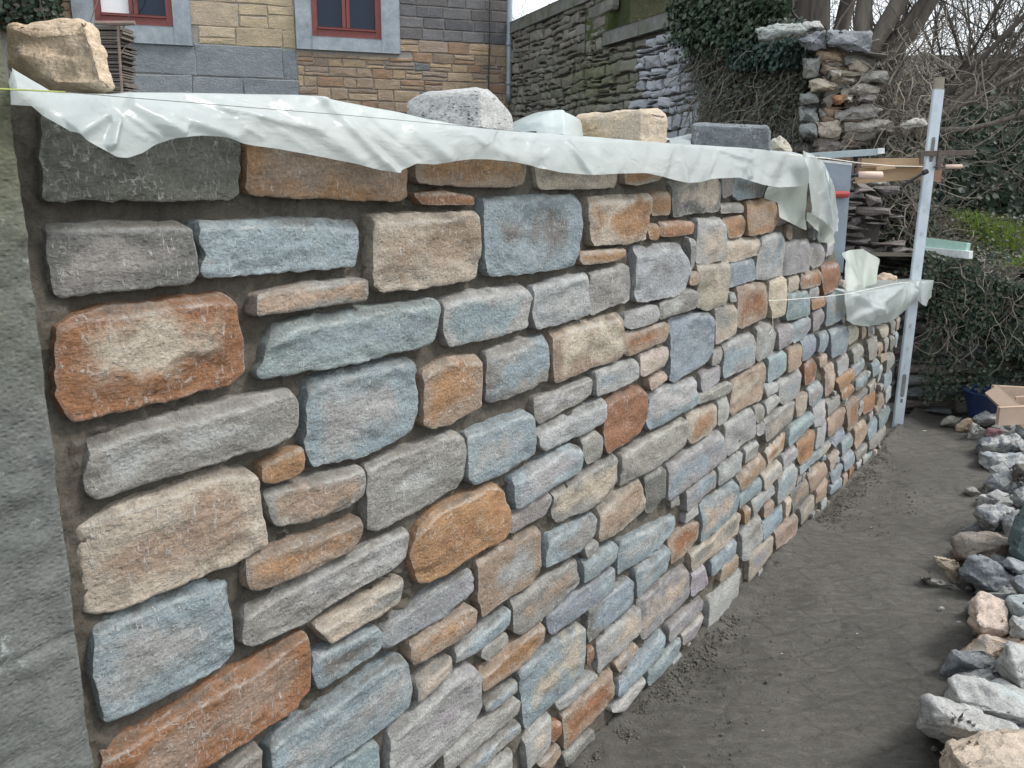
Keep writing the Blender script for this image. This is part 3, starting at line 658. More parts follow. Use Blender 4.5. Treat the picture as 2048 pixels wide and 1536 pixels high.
[wbox(mb,-1.34,uend(z+.06)-.01,z,z+.06-.001,-.42,-.02) for z in np.arange(TOP_L,1.5,.06)]; wbox(mb,-1.34,UE1,0,TOP_L-.011,-.42,-.021); wbox(mb,UE1-.005,UEND-.01,0,TOP_L-.01,-.42,-.02)
mb.build('masonry_core', M_MORTAR, wall)

# crumbs of mortar on the ground along the foot of the wall
rs = np.random.RandomState(3); cr = MB()
ico = bmesh.new(); bmesh.ops.create_icosphere(ico, subdivisions=1, radius=1); IV=[v.co.copy() for v in ico.verts]; IF=[[v.index for v in f.verts] for f in ico.faces]; ico.free()
for k in range(3800):
    u = rs.uniform(-.5,3.7); dw = .035+-.02+abs(rs.normal(0,.04)) if rs.rand()<.88 else rs.uniform(.03,.35); r = rs.uniform(.0016,.0042)*(1.5 if rs.rand()<.15 else 1)
    z = .035*math.exp(-((dw+.02)/.07)**2)*1.1+r*.4; c = wall_pt(u, z, dw+.02); sc = rs.uniform(.6,1.3,3)
    cr.add([c+Vector((v.x*r*sc[0]+rs.normal(0,r*.12),v.y*r*sc[1],v.z*r*sc[2])) for v in IV], IF)
tag(cr.build('mortar_crumbs', simple('dry_crumb',(.11,.10,.083),.95,var=.3,scale=60,bump=0)), 'crumbs of dark mortar dropped along the foot of the new wall', 'mortar crumbs', kind='stuff')

# ================================================================= PLASTIC SHEETS
def plastic(name, base, trans=.3, clear=.06, rough=.28):
    M = Mat(name, rough, base); nt = M.nt; v = M.map()
    M.col(M.mix(1.0, base, M.ramp(M.noise(v,7,5,.6,.6),[(.3,.86),(.7,1.08)]), 'MULTIPLY'))
    M.bump([(M.noise(M.map((1,1,2.2)),9,4,.55,.8),.006),(M.noise(v,60,4,.6),.0012)])
    M.b.inputs['Coat Weight'].default_value = .3; M.b.inputs['Coat Roughness'].default_value = .2
    tr = N(nt,'ShaderNodeBsdfTranslucent'); tr.inputs[0].default_value = (*base,1)
    tp = N(nt,'ShaderNodeBsdfTransparent'); m1 = N(nt,'ShaderNodeMixShader'); m2 = N(nt,'ShaderNodeMixShader'); out = nt.nodes['Material Output']
    m1.inputs[0].default_value = trans; m2.inputs[0].default_value = clear
    M.L(M.b.outputs[0], m1.inputs[1]); M.L(tr.outputs[0], m1.inputs[2]); M.L(m1.outputs[0], m2.inputs[1]); M.L(tp.outputs[0], m2.inputs[2]); M.L(m2.outputs[0], out.inputs[0])
    return M.m
M_FILM = plastic('white_film', (.70,.76,.745), .46, .10); M_FILM2 = plastic('pale_green_film', (.62,.67,.60), .40, .05)

def lerp_line(pts, n):
    P = resample(np.array(pts,float), 400); return resample(P, n)
def drape(upper, lower, n, m_, wf, creases=(), back=.36, seed=0, edge_noise=.0):
    """film surface between two pixel polylines, wf(s,t)=distance in front of the mortar plane; runs back over the wall top"""
    U, Lw = lerp_line(upper,n), lerp_line(lower,n); V=[]; rows=0
    nb = 7 if back else 0
    for r in range(nb):                                           # rear part lying over the wall head
        f = 1-r/nb
        for i in range(n):
            s = i/(n-1); u,v = W(U[i,0],U[i,1], wf(s,0)); k = back*f*min(1,s/.12) if U[0,0]<30 else back*f
            V.append((u, wf(s,0)-k, v-.012*f-.02*f*f+.012*float(_vn(u*6,k*9,seed))*min(1,f*2)))
    for j in range(m_+1):
        t = j/m_
        for i in range(n):
            s = i/(n-1); x = U[i,0]*(1-t)+Lw[i,0]*t; y = U[i,1]*(1-t)+Lw[i,1]*t; w = wf(s,t)
            u,v = W(x,y,w)
            for (x0,y0,x1,y1,a,wd) in creases:
                L2=(x1-x0)**2+(y1-y0)**2; tt=((x-x0)*(x1-x0)+(y-y0)*(y1-y0))/L2
                if -.1<tt<1.1:
                    tt=min(1,max(0,tt)); dd=math.hypot(x-x0-(x1-x0)*tt,y-y0-(y1-y0)*tt); w += .6*a*math.exp(-(dd/wd)**2)
            w += .007*float(_vn(u*6-v*9,v*5,seed+1))*min(1,.25+t*1.5) + .0018*float(_vn(u*22-v*26,v*10,seed+2))
            V.append((u,w,v))
    R = nb+m_+1; F=[(j*n+i,j*n+i+1,(j+1)*n+i+1,(j+1)*n+i) for j in range(R-1) for i in range(n-1)]
    return [tuple(wall_pt(a,c,b)) for a,b,c in V], F
def _vn(a,b,s): return fbm(np.array([[a,b,s*5.1]]),2,s)[0]
def film(name, V, F, mat, parent):
    o = mesh_obj(name, V, F, mat); child(o, parent)
    md = o.modifiers.new('subdivision','SUBSURF'); md.levels = 1; md.render_levels = 1
    return o

top = [(24,138),(60,158),(108,184),(190,186),(230,186),(262,182),(400,184),(600,187),(640,190),(720,207),(800,222),(860,237),(900,246),(960,255),(1030,262),(1100,266),(1200,273),(1340,285),(1440,291),(1540,299),(1590,303),(1618,312)]
low = [(30,190),(85,232),(150,268),(205,298),(235,314),(255,316),(285,306),(310,290),(350,276),(400,271),(450,274),(475,283),(505,290),(560,298),(640,313),(700,325),(760,340),(793,346),(815,335),(830,327),(870,329),(910,322),(950,318),(985,319),(1030,324),(1075,335),(1120,345),(1180,350),(1240,347),(1290,346),(1330,355),(1370,366),(1400,364),(1430,357),(1480,355),(1530,370),(1560,375),(1600,372),(1617,366)]
sheet = thing('plastic_sheet', 'translucent white plastic sheet draped over the top of the new wall, weighed down by boulders', 'plastic sheet', wall_pt(.2,1.5,0))
cr_main = [(640,190,793,346,.016,9),(655,215,800,335,-.010,14),(205,225,150,262,.02,20),(262,205,360,262,.018,16),(232,236,222,290,.016,9),(560,200,720,320,.008,14),(320,215,470,275,.010,12),
           (1130,285,1180,350,.012,5),(1420,262,1500,290,.01,10),(1360,320,1370,366,.012,6),(1440,300,1500,318,.010,6),(1480,312,1500,352,.012,6),(1555,310,1540,372,.01,8),(880,240,1060,320,.012,18),(1000,275,1080,330,-.008,16),(450,215,640,260,.008,10),(820,250,900,320,.009,12)]
_r=random.Random(4)
for _k in range(20):
    _x=_r.uniform(60,1560); _yt=np.interp(_x,[p[0] for p in top],[p[1] for p in top]); _yl=np.interp(_x,[p[0] for p in low],[p[1] for p in low]); _y=_yt+(_yl-_yt)*_r.uniform(0,.7); _L=_r.uniform(30,110)*(1 if _x<1000 else .5)
    cr_main.append((_x,_y,_x+_L,_y+_L*_r.uniform(.25,.8),_r.choice((-1,1))*_r.uniform(.002,.005),_r.uniform(3,9)))
def wf_main(s,t): return .048 + (.016 if s<.5 else .016-.02*(s-.5))*math.sin(math.pi*min(1,t*.9)) + .020*t*t + (.02*math.exp(-((s-.12)/.05)**2)*t)
V,F = drape(top, low, 420, 22, wf_main, cr_main, seed=11); film('film', V, F, M_FILM, sheet)
# the far corner where the sheet folds round the end of the high part
def wf_c(s,t): return .085 - .03*s*(.5+t*.5) + .012*math.sin(9*s+2*t)
V,F = drape([(1617,312),(1604,301),(1625,309),(1648,327),(1668,372)], [(1617,424),(1640,438),(1658,450),(1672,470),(1680,440)], 40, 18, wf_c, [(1604,330,1617,420,.02,5),(1640,335,1660,440,.015,6)], back=0, seed=21)
film('corner_fold', V, F, M_FILM, sheet)
V,F = drape([(1538,370),(1570,372),(1600,370),(1617,364)], [(1531,397),(1559,405),(1560,435),(1612,461)], 30, 12, lambda s,t: .045+.01*math.sin(6*s+3*t), [], back=0, seed=22)
film('inner_layer', V, F, M_FILM2, sheet)
V,F = drape([(1614,424),(1630,428),(1645,440),(1668,460)], [(1612,441),(1634,462),(1637,484),(1668,487)], 24, 10, lambda s,t: .05-.02*s+.012*math.sin(7*s), [], back=0, seed=23)
film('inner_layer', V, F, M_FILM2, sheet)
V,F = drape([(1640,434),(1655,435),(1674,436)], [(1655,455),(1668,462),(1673,463)], 12, 6, lambda s,t: .0-.02*s, [], back=0, seed=29)
film('corner_fold', V, F, M_FILM, sheet)
# loose hump of film behind the tan block
V,F = drape([(1073,262),(1082,240),(1097,226),(1115,218),(1130,222),(1150,230),(1165,240)], [(1072,266),(1085,267),(1105,268),(1125,269),(1140,270),(1155,271),(1170,272)], 30, 10, lambda s,t: -.13+.05*math.sin(2.4*s)*t, [(1116,220,1118,268,.03,6)], back=.12, seed=24)
film('loose_hump', V, F, M_FILM, sheet)
V,F = drape([(1335,274),(1345,277),(1365,271),(1385,266)], [(1335,290),(1350,290),(1370,292),(1385,294)], 14, 5, lambda s,t: -.2+.1*t, [], back=.1, seed=28)
film('loose_hump', V, F, M_FILM, sheet)

sheet2 = thing('plastic_sheet', 'loose end of plastic film over the low wall end beside the straight edge', 'plastic sheet', wall_pt(2.6,.9,0))
V,F = drape([(1690,578),(1700,584),(1740,580),(1780,573),(1818,564),(1845,561),(1867,560)], [(1692,640),(1705,649),(1736,653),(1781,643),(1801,628),(1833,600),(1846,612)], 90, 20,
            lambda s,t: .06+.03*math.sin(3*s)*math.sin(math.pi*t)+.012*math.sin(14*s+5*t)*t, [(1712,590,1765,625,.03,7),(1700,640,1765,612,.018,8),(1760,600,1740,640,.015,8),(1800,575,1770,600,.02,7),(1830,570,1845,610,.02,6)], back=.3, seed=25)
film('film', V, F, M_FILM, sheet2)
V,F = drape([(1834,563),(1850,561),(1867,560)], [(1836,600),(1846,613),(1861,594)], 14, 12, lambda s,t: .085+.02*math.sin(5*s), [(1846,565,1847,610,.02,4)], back=0, seed=26)
film('corner_fold', V, F, M_FILM, sheet2)
V,F = drape([(1684,506),(1700,500),(1725,498),(1742,508),(1760,518)], [(1690,580),(1697,585),(1715,580),(1735,572),(1752,566)], 30, 16, lambda s,t: -.12+.12*t+.02*math.sin(8*s), [(1686,520,1712,570,.02,5),(1720,520,1715,570,.015,6)], back=0, seed=27)
film('inner_layer', V, F, M_FILM2, sheet2)

# ================================================================= STRINGS
M_YEL = simple('yellow_string',(.36,.42,.09),.6,bump=0); M_WHS = simple('white_string',(.75,.74,.66),.6,bump=0)
s=MB(); P=[]
for (x,y,w) in ((-30,176,.10),(28,179,.098),(130,184,.096),(265,196,.098),(380,205,.10),(500,215,.10),(700,231,.10),(860,246,.10),(950,254,.10),(1040,263,.095)):
    u,v=W(x,y,w); P.append(wall_pt(u,v,w))
s.tube(P[:3],.0008,5); s2=MB(); s2.tube(P[2:],.0005,4)
o=s.build('mason_line',M_YEL); tag(o,'taut yellow green mason line running off the pier along the top of the wall','string'); child(s2.build('line_run',simple('grey_string',(.12,.13,.12),.6,bump=0)),o)
s=MB(); P=[]
for (x,y,w) in ((1537,601,.06),(1570,600,.07),(1630,595,.08),(1693,588,.10),(1740,578,.12),(1790,567,.13),(1818,564,.12)):
    u,v=W(x,y,w); P.append(wall_pt(u,v,w))
s.tube(P,.0012,5); P=[]
for (x,y) in ((1545,632),(1546,655),(1543,672),(1538,668),(1544,660),(1547,672),(1546,680)): u,v=W(x,y,.05); P.append(wall_pt(u,v,.05))
s.tube(P,.001,5); tag(s.build('mason_line',M_WHS),'white mason line at the low end of the wall with a curled loose tail','string')
s=MB(); P=[]
for (x,y,w) in ((1575,309,.09),(1650,316,.09),(1720,326,.09),(1790,332,.09),(1845,333,.1)): u,v=W(x,y,w); P.append(wall_pt(u,v,w))
s.tube(P,.0016,5); tag(s.build('mason_line',M_WHS),'white mason line from the sheet corner to the timber on the straight edge','string')

# ================================================================= DRESSED STONE PIER
def pier_mat():
    M=Mat('pier_stone',.85); v=M.map(); vs=M.map((1,1,1.3))
    z=N(M.nt,'ShaderNodeSeparateXYZ'); M.L(v,z.inputs[0])
    c=M.mix(M.ramp(M.noise(v,5,6,.65),[(.4,0),(.62,1)]),(.095,.102,.096),(.14,.145,.134))
    moss=M.math('MULTIPLY',M.ramp(z.outputs[2],[(.46,0),(.62,1)]),M.ramp(M.noise(v,7,6,.7),[(.3,0),(.5,1)]))
    z2=M.math('MULTIPLY',z.outputs[2],.45); M.L(z2,M.nt.nodes[-1].inputs[0]) if False else None
    mr=N(M.nt,'ShaderNodeMapRange'); M.L(z.outputs[2],mr.inputs[0]); mr.inputs[1].default_value=1.22; mr.inputs[2].default_value=1.52
    moss=M.math('MULTIPLY',mr.outputs[0],M.ramp(M.noise(v,8,6,.75),[(.28,0),(.52,1)]))
    c=M.mix(moss,c,(.095,.10,.062))
    lich=M.ramp(M.noise(v,13,7,.75,.5),[(.6,0),(.66,1)]); c=M.mix(M.math('MULTIPLY',lich,.6),c,(.36,.41,.40))
    c=M.mix(.6,c,M.ramp(M.noise(vs,190,4,.6),[(.28,.6),(.5,1),(.72,1.5)]),'MULTIPLY'); M.col(c)
    M.bump([(M.ramp(M.vor(vs,120),[(.05,0),(.45,1)]),.0008),(M.noise(M.map((1,1,3)),90,3,.5),.0009),(M.noise(vs,190,3,.5),.0008),(M.noise(v,16,4,.6),.006)]); return M.m
M_PIER=pier_mat()
def pier():
    ue=lambda z: W(28,190,.035)[0]
    xr=[]                                       # right arris, traced down the photograph
    for y in np.linspace(-60,1640,260):
        x = 28+(y-190)*.1241 + 0.5*float(_vn(y*.01,0,3)) + .5*float(_vn(y*.09,1,4)); xr.append(W(x,y,.055))
    V=[];F=[]; n=len(xr); cols_=np.linspace(0,1,34)**1.6*.55
    for j,(u,v) in enumerate(xr):
        V += [tuple(wall_pt(u+.004,v,-.12)), tuple(wall_pt(u+.001,v,.035))]
        for k,q in enumerate(cols_):
            w=.055-(.008 if k==0 else 0)+.0035*float(_vn(q*30,v*30,6))+.002*float(_vn(q*90,v*60,7))-(.004*math.exp(-((v-.98)/.004)**2))
            V.append(tuple(wall_pt(u-.003-q,v,w)))
        V.append(tuple(wall_pt(u-.56,v,-.12)))
    k=len(cols_)+3
    F=[(j*k+i,j*k+i+1,(j+1)*k+i+1,(j+1)*k+i) for j in range(n-1) for i in range(k-1)]
    o=mesh_obj('stone_pier',V,F,M_PIER); lo=Vector(wall_pt(xr[-1][0]-.28,0,-.03)); 
    m2=MB(); zt=max(v for u,v in xr); zb=min(v for u,v in xr); u0=xr[0][0]
    for z0,z1 in ((zt-.002,2.1),(0,zb+.002)):
        m2.box(wall_pt(u0-.28,(z0+z1)/2,-.03),WD*.277,WN*.08,Vector((0,0,(z1-z0)/2)))
    m2.box(wall_pt(u0-.29,1.05,-.22),WD*.26,WN*.12,Vector((0,0,1.05)))
    recenter(o,lo); tag(o,'tall dressed grey stone pier with green moss at the left end of the wall','pier'); child(m2.build('shaft',M_PIER),o)
pier()

# ================================================================= GROUND
def mud_mat():
    M=Mat('mud',.75); v=M.map(); 
    big=M.noise(v,1.6,6,.6,.5); c=M.mix(M.ramp(big,[(.38,0),(.62,1)]),(.102,.094,.080),(.150,.140,.121))
    c=M.mix(M.ramp(M.noise(v,.8,5,.7,.3),[(.5,0),(.68,.6)]),c,(.17,.16,.138))
    g=M.noise(v,140,5,.75); c=M.mix(.75,c,M.ramp(g,[(.28,.6),(.5,1),(.72,1.35)]),'MULTIPLY')
    # set stones under the slurry
    mp=M.map((1,1,1),rot=(0,0,R_(-22))); n=N(M.nt,'ShaderNodeTexNoise'); n.inputs['Scale'].default_value=5; n.inputs['Detail'].default_value=3; M.L(mp,n.inputs['Vector'])
    sc=N(M.nt,'ShaderNodeVectorMath',operation='SCALE'); M.L(n.outputs[1],sc.inputs[0]); sc.inputs['Scale'].default_value=.045
    ad=N(M.nt,'ShaderNodeVectorMath',operation='ADD'); M.L(mp,ad.inputs[0]); M.L(sc.outputs[0],ad.inputs[1])
    br=N(M.nt,'ShaderNodeTexBrick'); M.L(ad.outputs[0],br.inputs['Vector']); br.inputs['Scale'].default_value=1; br.inputs['Brick Width'].default_value=.19; br.inputs['Row Height'].default_value=.115
    br.inputs['Mortar Size'].default_value=.011; br.inputs['Mortar Smooth'].default_value=1; br.inputs['Color1'].default_value=(1,1,1,1); br.inputs['Color2'].default_value=(.9,.9,.9,1); br.inputs['Mortar'].default_value=(0,0,0,1)
    vis=M.ramp(M.noise(v,1.3,5,.7,.4),[(.4,0),(.6,1)])
    jn=M.math('MULTIPLY',M.math('MULTIPLY',br.outputs['Fac'],vis),.42); c=M.mix(jn,c,(.05,.045,.035)); M.col(c)
    M.bump([(M.math('MULTIPLY',M.math('SUBTRACT',1.0,br.outputs['Fac']),vis),.0026),(M.noise(M.map((1,2.4,1),rot=(0,0,R_(25))),14,8,.75,1.0),.028),(g,.004)])
    M.rough(M.ramp(big,[(.35,.55),(.65,.85)])); return M.m
M_MUD=mud_mat()
def ground_mesh():
    V=[];F=[]
    def patch(x0,x1,y0,y1,ds,amp):
        nx,ny=int((x1-x0)/ds),int((y1-y0)/ds); X,Y=np.meshgrid(np.linspace(x0,x1,nx+1),np.linspace(y0,y1,ny+1)); P=np.c_[X.ravel(),Y.ravel(),np.zeros(X.size)]
        w=(P[:,0]-WA.x)*WN.x+(P[:,1]-WA.y)*WN.y
        z=fbm(P*1.3,3,31)*.012*amp+fbm(P*9,4,32)*.006*amp+np.clip(fbm(P*np.array([22,22,1]),3,33),0,1)*.005*amp
        z+=np.where(w>0,.035*np.exp(-(w/.07)**2)*(1+.4*fbm(P*14,3,34)),0)
        z-=.004*amp*np.exp(-((fbm(P*4+3,3,35))/.05)**2)
        b=len(V); V.extend(map(tuple,np.c_[P[:,:2],z])); F.extend((b+j*(nx+1)+i,b+j*(nx+1)+i+1,b+(j+1)*(nx+1)+i+1,b+(j+1)*(nx+1)+i) for j in range(ny) for i in range(nx))
    patch(0.0,2.0,1.4,3.2,.009,1); patch(.4,3.8,3.2,6.6,.017,1)
    return V,F
V,F=ground_mesh(); tag(mesh_obj('ground',V,F,M_MUD),kind='structure')
g=MB(); g.add([(-60,-20,-.03),(60,-20,-.03),(60,120,-.03),(-60,120,-.03)],[(0,1,2,3)]); tag(g.build('earth',M_MUD),kind='structure')

# ================================================================= LOOSE RUBBLE
def hull_rock(name,label,sil,ridge,cols,ybase,thick,seed,cat='stone',group='rubble stones heaped along the path',bev=.006,res=.012,back=.6,lift=0,D=None,mat=None,rough=1.25):
    """angular stone: sil = outline pixels at mid depth, ridge = (px,py,d) corners d metres nearer; ybase = pixel where it meets the ground"""
    if D is None: D=ground(sil[0][0],ybase).y
    if name=='rubble_stone':
        ax_,ay_=sum(p[0] for p in sil)/len(sil),sum(p[1] for p in sil)/len(sil); sil=[(ax_+(x-ax_)*1.08,ay_+(y-ay_)*1.08) for x,y in sil]; back=max(back,.85)
    pts=[at_y(x,y,D) for x,y in sil]; c=sum(pts,Vector())/len(pts)
    pts2=[at_y(x,y,D-d) for x,y,d in ridge]
    mx,my=sum(p[0] for p in sil)/len(sil),sum(p[1] for p in sil)/len(sil)
    bk=[at_y(mx+(x-mx)*back*D/(D+thick),my+(y-my)*back*D/(D+thick),D+thick) for x,y in sil]
    bm=bmesh.new()
    for p in pts+pts2+bk: bm.verts.new((p.x,p.y,max(p.z,-.01)))
    r=bmesh.ops.convex_hull(bm,input=list(bm.verts)); 
    bmesh.ops.delete(bm,geom=[g_ for g_ in set(r['geom_interior']+r['geom_unused']) if isinstance(g_,bmesh.types.BMVert)],context='VERTS')
    bmesh.ops.dissolve_limit(bm,angle_limit=R_(9),verts=list(bm.verts),edges=list(bm.edges))
    bmesh.ops.bevel(bm,geom=list(bm.edges),offset=bev,segments=2,profile=.6,affect='EDGES',clamp_overlap=True)
    bmesh.ops.triangulate(bm,faces=list(bm.faces))
    for _ in range(7):
        ed=[e for e in bm.edges if e.calc_length()>res]
        if not ed or len(bm.verts)>14000: break
        bmesh.ops.subdivide_edges(bm,edges=ed,cuts=1); bmesh.ops.triangulate(bm,faces=[f for f in bm.faces if len(f.verts)>3])
    bmesh.ops.smooth_vert(bm,verts=list(bm.verts),factor=.2,use_axis_x=True,use_axis_y=True,use_axis_z=True)
    bm.normal_update(); P=np.array([v.co[:] for v in bm.verts]); Nn=np.array([v.normal[:] for v in bm.verts])
    h=(fbm(P*14+seed,3,41)*.006+fbm(P*45+seed,2,42)*.0035+fbm(P*np.array([20,20,60])+seed,2,43)*.003)*rough
    st=fbm(P*np.array([9,9,22])+seed*2,3,44); h-=.004*rough*np.clip((st-.1)*12,0,1)
    P=P+Nn*h[:,None]; Fc=[[v.index for v in f.verts] for f in bm.faces]; bm.verts.index_update(); Fc=[[v.index for v in f.verts] for f in bm.faces]; bm.free()
    n=len(P); cc={'colA':np.tile(cols[0],(n,1)),'colB':np.tile(cols[1],(n,1)),'info':np.c_[np.zeros(n),np.zeros(n),np.full(n,(seed*.618)%1)]}
    o=mesh_obj(name,P,Fc,mat or M_STONE,None,cc); recenter(o,(c.x,D,max(0,P[:,2].min())))
    return tag(o,label,cat,group)
WHI=(.36,.36,.345); GRY=(.22,.225,.225); SLA=(.155,.168,.182); TAN=(.42,.31,.22); PNK=(.52,.42,.35); DK=(.10,.105,.10)
Rk=hull_rock
Rk('rubble_stone','large beige stone at the lower right corner of the photo',[(1880,1590),(1885,1520),(1900,1490),(1970,1470),(2048,1463),(2100,1500),(2100,1640),(1900,1640)],[(1935,1535,.10),(1900,1500,.06),(2080,1500,.04),(2080,1600,.12)],((.44,.36,.28),(.38,.30,.24)),1640,.22,401,D=1.74)
Rk('rubble_stone','long pale grey stone just above the beige corner stone, darker underneath',[(1840,1455),(1843,1420),(1852,1400),(1866,1396),(1900,1405),(1960,1425),(2010,1450),(2040,1470),(1980,1500),(1900,1495),(1870,1475)],[(1868,1440,.05),(1935,1465,.07),(1900,1485,.03),(1865,1402,.03),(1990,1470,.06)],(WHI,GRY),1490,.16,402,D=1.93)
Rk('rubble_stone','long whitish grey stone with a squared left end behind the pale grey stone',[(1897,1405),(1903,1360),(1910,1351),(1950,1355),(2010,1375),(2070,1395),(2070,1500),(2000,1480),(1950,1430)],[(1915,1400,.05),(1960,1420,.06),(2060,1440,.08)],(WHI,(.36,.40,.39)),1470,.2,403,D=2.08)
Rk('rubble_stone','steeply leaning stone with a white top face and blue grey side at the right edge',[(1994,1325),(2010,1290),(2018,1284),(2060,1290),(2090,1390),(2060,1400),(2018,1378)],[(2030,1340,.08),(2045,1385,.06),(2018,1290,.02)],(WHI,SLA),1400,.2,404,D=2.2)
Rk('rubble_stone','pinkish beige cube shaped stone with a rough rounded underside',[(1940,1240),(1945,1212),(1955,1187),(1965,1184),(2010,1200),(2018,1240),(2017,1270),(2012,1285),(1990,1291),(1965,1280),(1948,1262)],[(1955,1250,.09),(2015,1264,.08),(1960,1195,.01),(1952,1240,.08),(1985,1285,.05)],(PNK,(.40,.32,.27)),1296,.13,405)
Rk('rubble_stone','flat sided bluish slate stone above the pinkish stone',[(1920,1140),(1935,1118),(1950,1110),(1970,1114),(2010,1140),(2032,1160),(2032,1190),(2000,1195),(1965,1185),(1925,1155)],[(1975,1125,-.02),(2015,1165,.03),(1940,1150,.04),(1990,1185,.05),(1950,1122,.03)],(SLA,(.19,.205,.23)),1196,.14,406)
Rk('rubble_stone','brown block with a reddish broken left end',[(1905,1105),(1912,1080),(1925,1070),(1990,1069),(2015,1082),(2020,1100),(2010,1130),(1960,1140),(1910,1125)],[(1950,1082,.04),(1950,1110,.06),(2010,1090,.05),(1925,1120,.05)],((.20,.17,.14),(.27,.15,.11)),1140,.2,407,D=3.05)
Rk('rubble_stone','thin tan flake leaning against the bluish slate stone',[(1866,1115),(1872,1111),(1895,1115),(1920,1128),(1922,1150),(1921,1170),(1915,1174),(1895,1155),(1880,1135)],[(1900,1140,.02)],((.34,.28,.21),(.28,.23,.18)),1176,.03,408,bev=.003)
Rk('rubble_stone','thin grey brown sliver lying flat on the mud under the tan flake',[(1840,1155),(1846,1153),(1880,1160),(1905,1170),(1918,1180),(1900,1178),(1860,1169)],[(1880,1170,.012)],((.26,.25,.22),(.22,.21,.19)),1182,.06,409,bev=.002)
Rk('rubble_stone','dark teal grey slab standing on edge at the right border',[(2017,1100),(2022,1060),(2035,1030),(2055,990),(2090,1000),(2090,1150),(2045,1130)],[(2035,1100,.05),(2060,1020,.05)],((.10,.14,.145),(.13,.17,.17)),1150,.1,410,D=2.95)
Rk('rubble_stone','stone with a white heart shaped top and dark blue front',[(1950,1030),(1952,1018),(1970,1010),(1996,1012),(2000,1022),(2012,1012),(2028,1018),(2020,1040),(2005,1060),(1990,1069),(1970,1060),(1955,1045)],[(1985,1044,.10),(1955,1020,.01),(1990,1066,.08),(2020,1022,.02)],(WHI,SLA),1068,.14,411,D=3.35,mat=M_LICH)
Rk('rubble_stone','rounded layered grey stone between the heart shaped one and the teal slab',[(2005,1060),(2008,1040),(2020,1030),(2040,1020),(2050,1040),(2030,1072),(2012,1070)],[(2020,1055,.05)],((.34,.35,.34),SLA),1075,.12,412,D=3.25)
Rk('rubble_stone','mottled black and white block with lichen, third from the far end of the heap',[(1965,985),(1968,965),(1985,950),(2020,944),(2030,950),(2030,980),(2012,992),(1985,998),(1968,992)],[(1995,965,.06),(2025,965,.05),(1990,990,.05)],(SLA,WHI),1000,.16,413,D=3.9,mat=M_LICH)
Rk('rubble_stone','grey rounded stone at the border above the layered stone',[(2024,1000),(2028,985),(2045,975),(2075,980),(2075,1040),(2030,1012)],[(2045,1000,.06)],(GRY,(.26,.27,.26)),1020,.14,414,D=3.5)
Rk('rubble_stone','dark brown squared block on top of the heap at the border',[(2025,952),(2027,932),(2032,927),(2075,930),(2075,965),(2030,962)],[(2050,945,.05)],((.075,.065,.055),(.10,.085,.07)),962,.14,415,D=3.85)
Rk('rubble_stone','white topped grey stone beneath the spotted stone',[(1956,925),(1958,905),(1985,905),(2040,908),(2048,935),(2025,945),(1985,952),(1976,940),(1975,930)],[(1985,915,.05),(2025,932,.05),(1980,945,.05)],(WHI,(.25,.27,.29)),955,.2,416,D=4.25,mat=M_LICH)
Rk('rubble_stone','wedge shaped pale stone heavily spotted with black lichen',[(1956,905),(1955,890),(1960,882),(2000,872),(2030,867),(2042,880),(2048,905),(2010,908),(1970,906)],[(1965,890,.06),(2020,885,.06)],(WHI,(.10,.115,.13)),910,.2,417,D=4.45,mat=M_LICH)
Rk('rubble_stone','dull pink stone tucked in the far heap',[(1970,872),(1975,857),(1990,855),(2010,862),(2010,872),(1995,880),(1975,882)],[(1980,865,.04)],((.33,.16,.17),(.30,.19,.19)),880,.1,418,D=4.75)
Rk('rubble_stone','largest grey stone at the far end of the heap with a pointed top',[(1946,838),(1960,825),(1973,818),(1985,825),(2010,828),(2030,848),(2036,862),(2010,862),(1975,850),(1955,848)],[(1985,838,.06),(2020,845,.05),(1965,842,.04)],((.33,.34,.35),GRY),865,.2,419,D=4.9)
Rk('rubble_stone','small cream stone with a jagged right side near the heap end',[(1936,878),(1938,858),(1944,847),(1955,850),(1970,858),(1975,870),(1965,880),(1945,881)],[(1948,865,.04)],((.36,.35,.31),(.28,.28,.26)),882,.1,420,mat=M_LICH)
Rk('rubble_stone','tan rounded cobble between two cream stones',[(1913,862),(1915,850),(1930,838),(1942,836),(1944,845),(1938,862),(1925,866)],[(1925,855,.03)],(TAN,(.36,.27,.20)),867,.08,421)
Rk('rubble_stone','low knobbly beige stone farthest left in the heap',[(1880,848),(1892,838),(1905,834),(1925,836),(1915,852),(1900,855),(1884,852)],[(1900,848,.03)],((.34,.32,.27),(.22,.21,.18)),856,.08,422,mat=M_LICH)
Rk('rubble_stone','grey stone at the border behind the timber frame',[(2030,870),(2035,852),(2075,850),(2075,900),(2045,890)],[(2055,870,.05)],(GRY,(.28,.29,.29)),900,.2,423,D=4.6)
Rk('rubble_stone','bluish stone wedged between the slate stone and the teal slab',[(2005,1135),(2015,1115),(2075,1130),(2075,1165),(2035,1158)],[(2040,1145,.04)],((.26,.28,.29),SLA),1160,.12,424,D=2.85)
Rk('rubble_stone','blue grey stone at the border beside the slate stone',[(2025,1162),(2050,1150),(2085,1160),(2085,1240),(2050,1210)],[(2050,1180,.05)],(SLA,(.22,.24,.27)),1230,.14,425,D=2.62)
Rk('rubble_stone','pale grey green stone right of the pinkish stone',[(2012,1200),(2018,1190),(2060,1190),(2085,1240),(2060,1235),(2020,1230)],[(2040,1215,.04)],((.33,.37,.37),(.28,.31,.31)),1236,.12,426,D=2.5)
Rk('rubble_stone','pale stone with a dark shaded foot below the grey green one',[(2018,1240),(2022,1232),(2060,1240),(2090,1300),(2050,1290),(2020,1278)],[(2045,1262,.05)],(WHI,SLA),1295,.12,427,D=2.42)
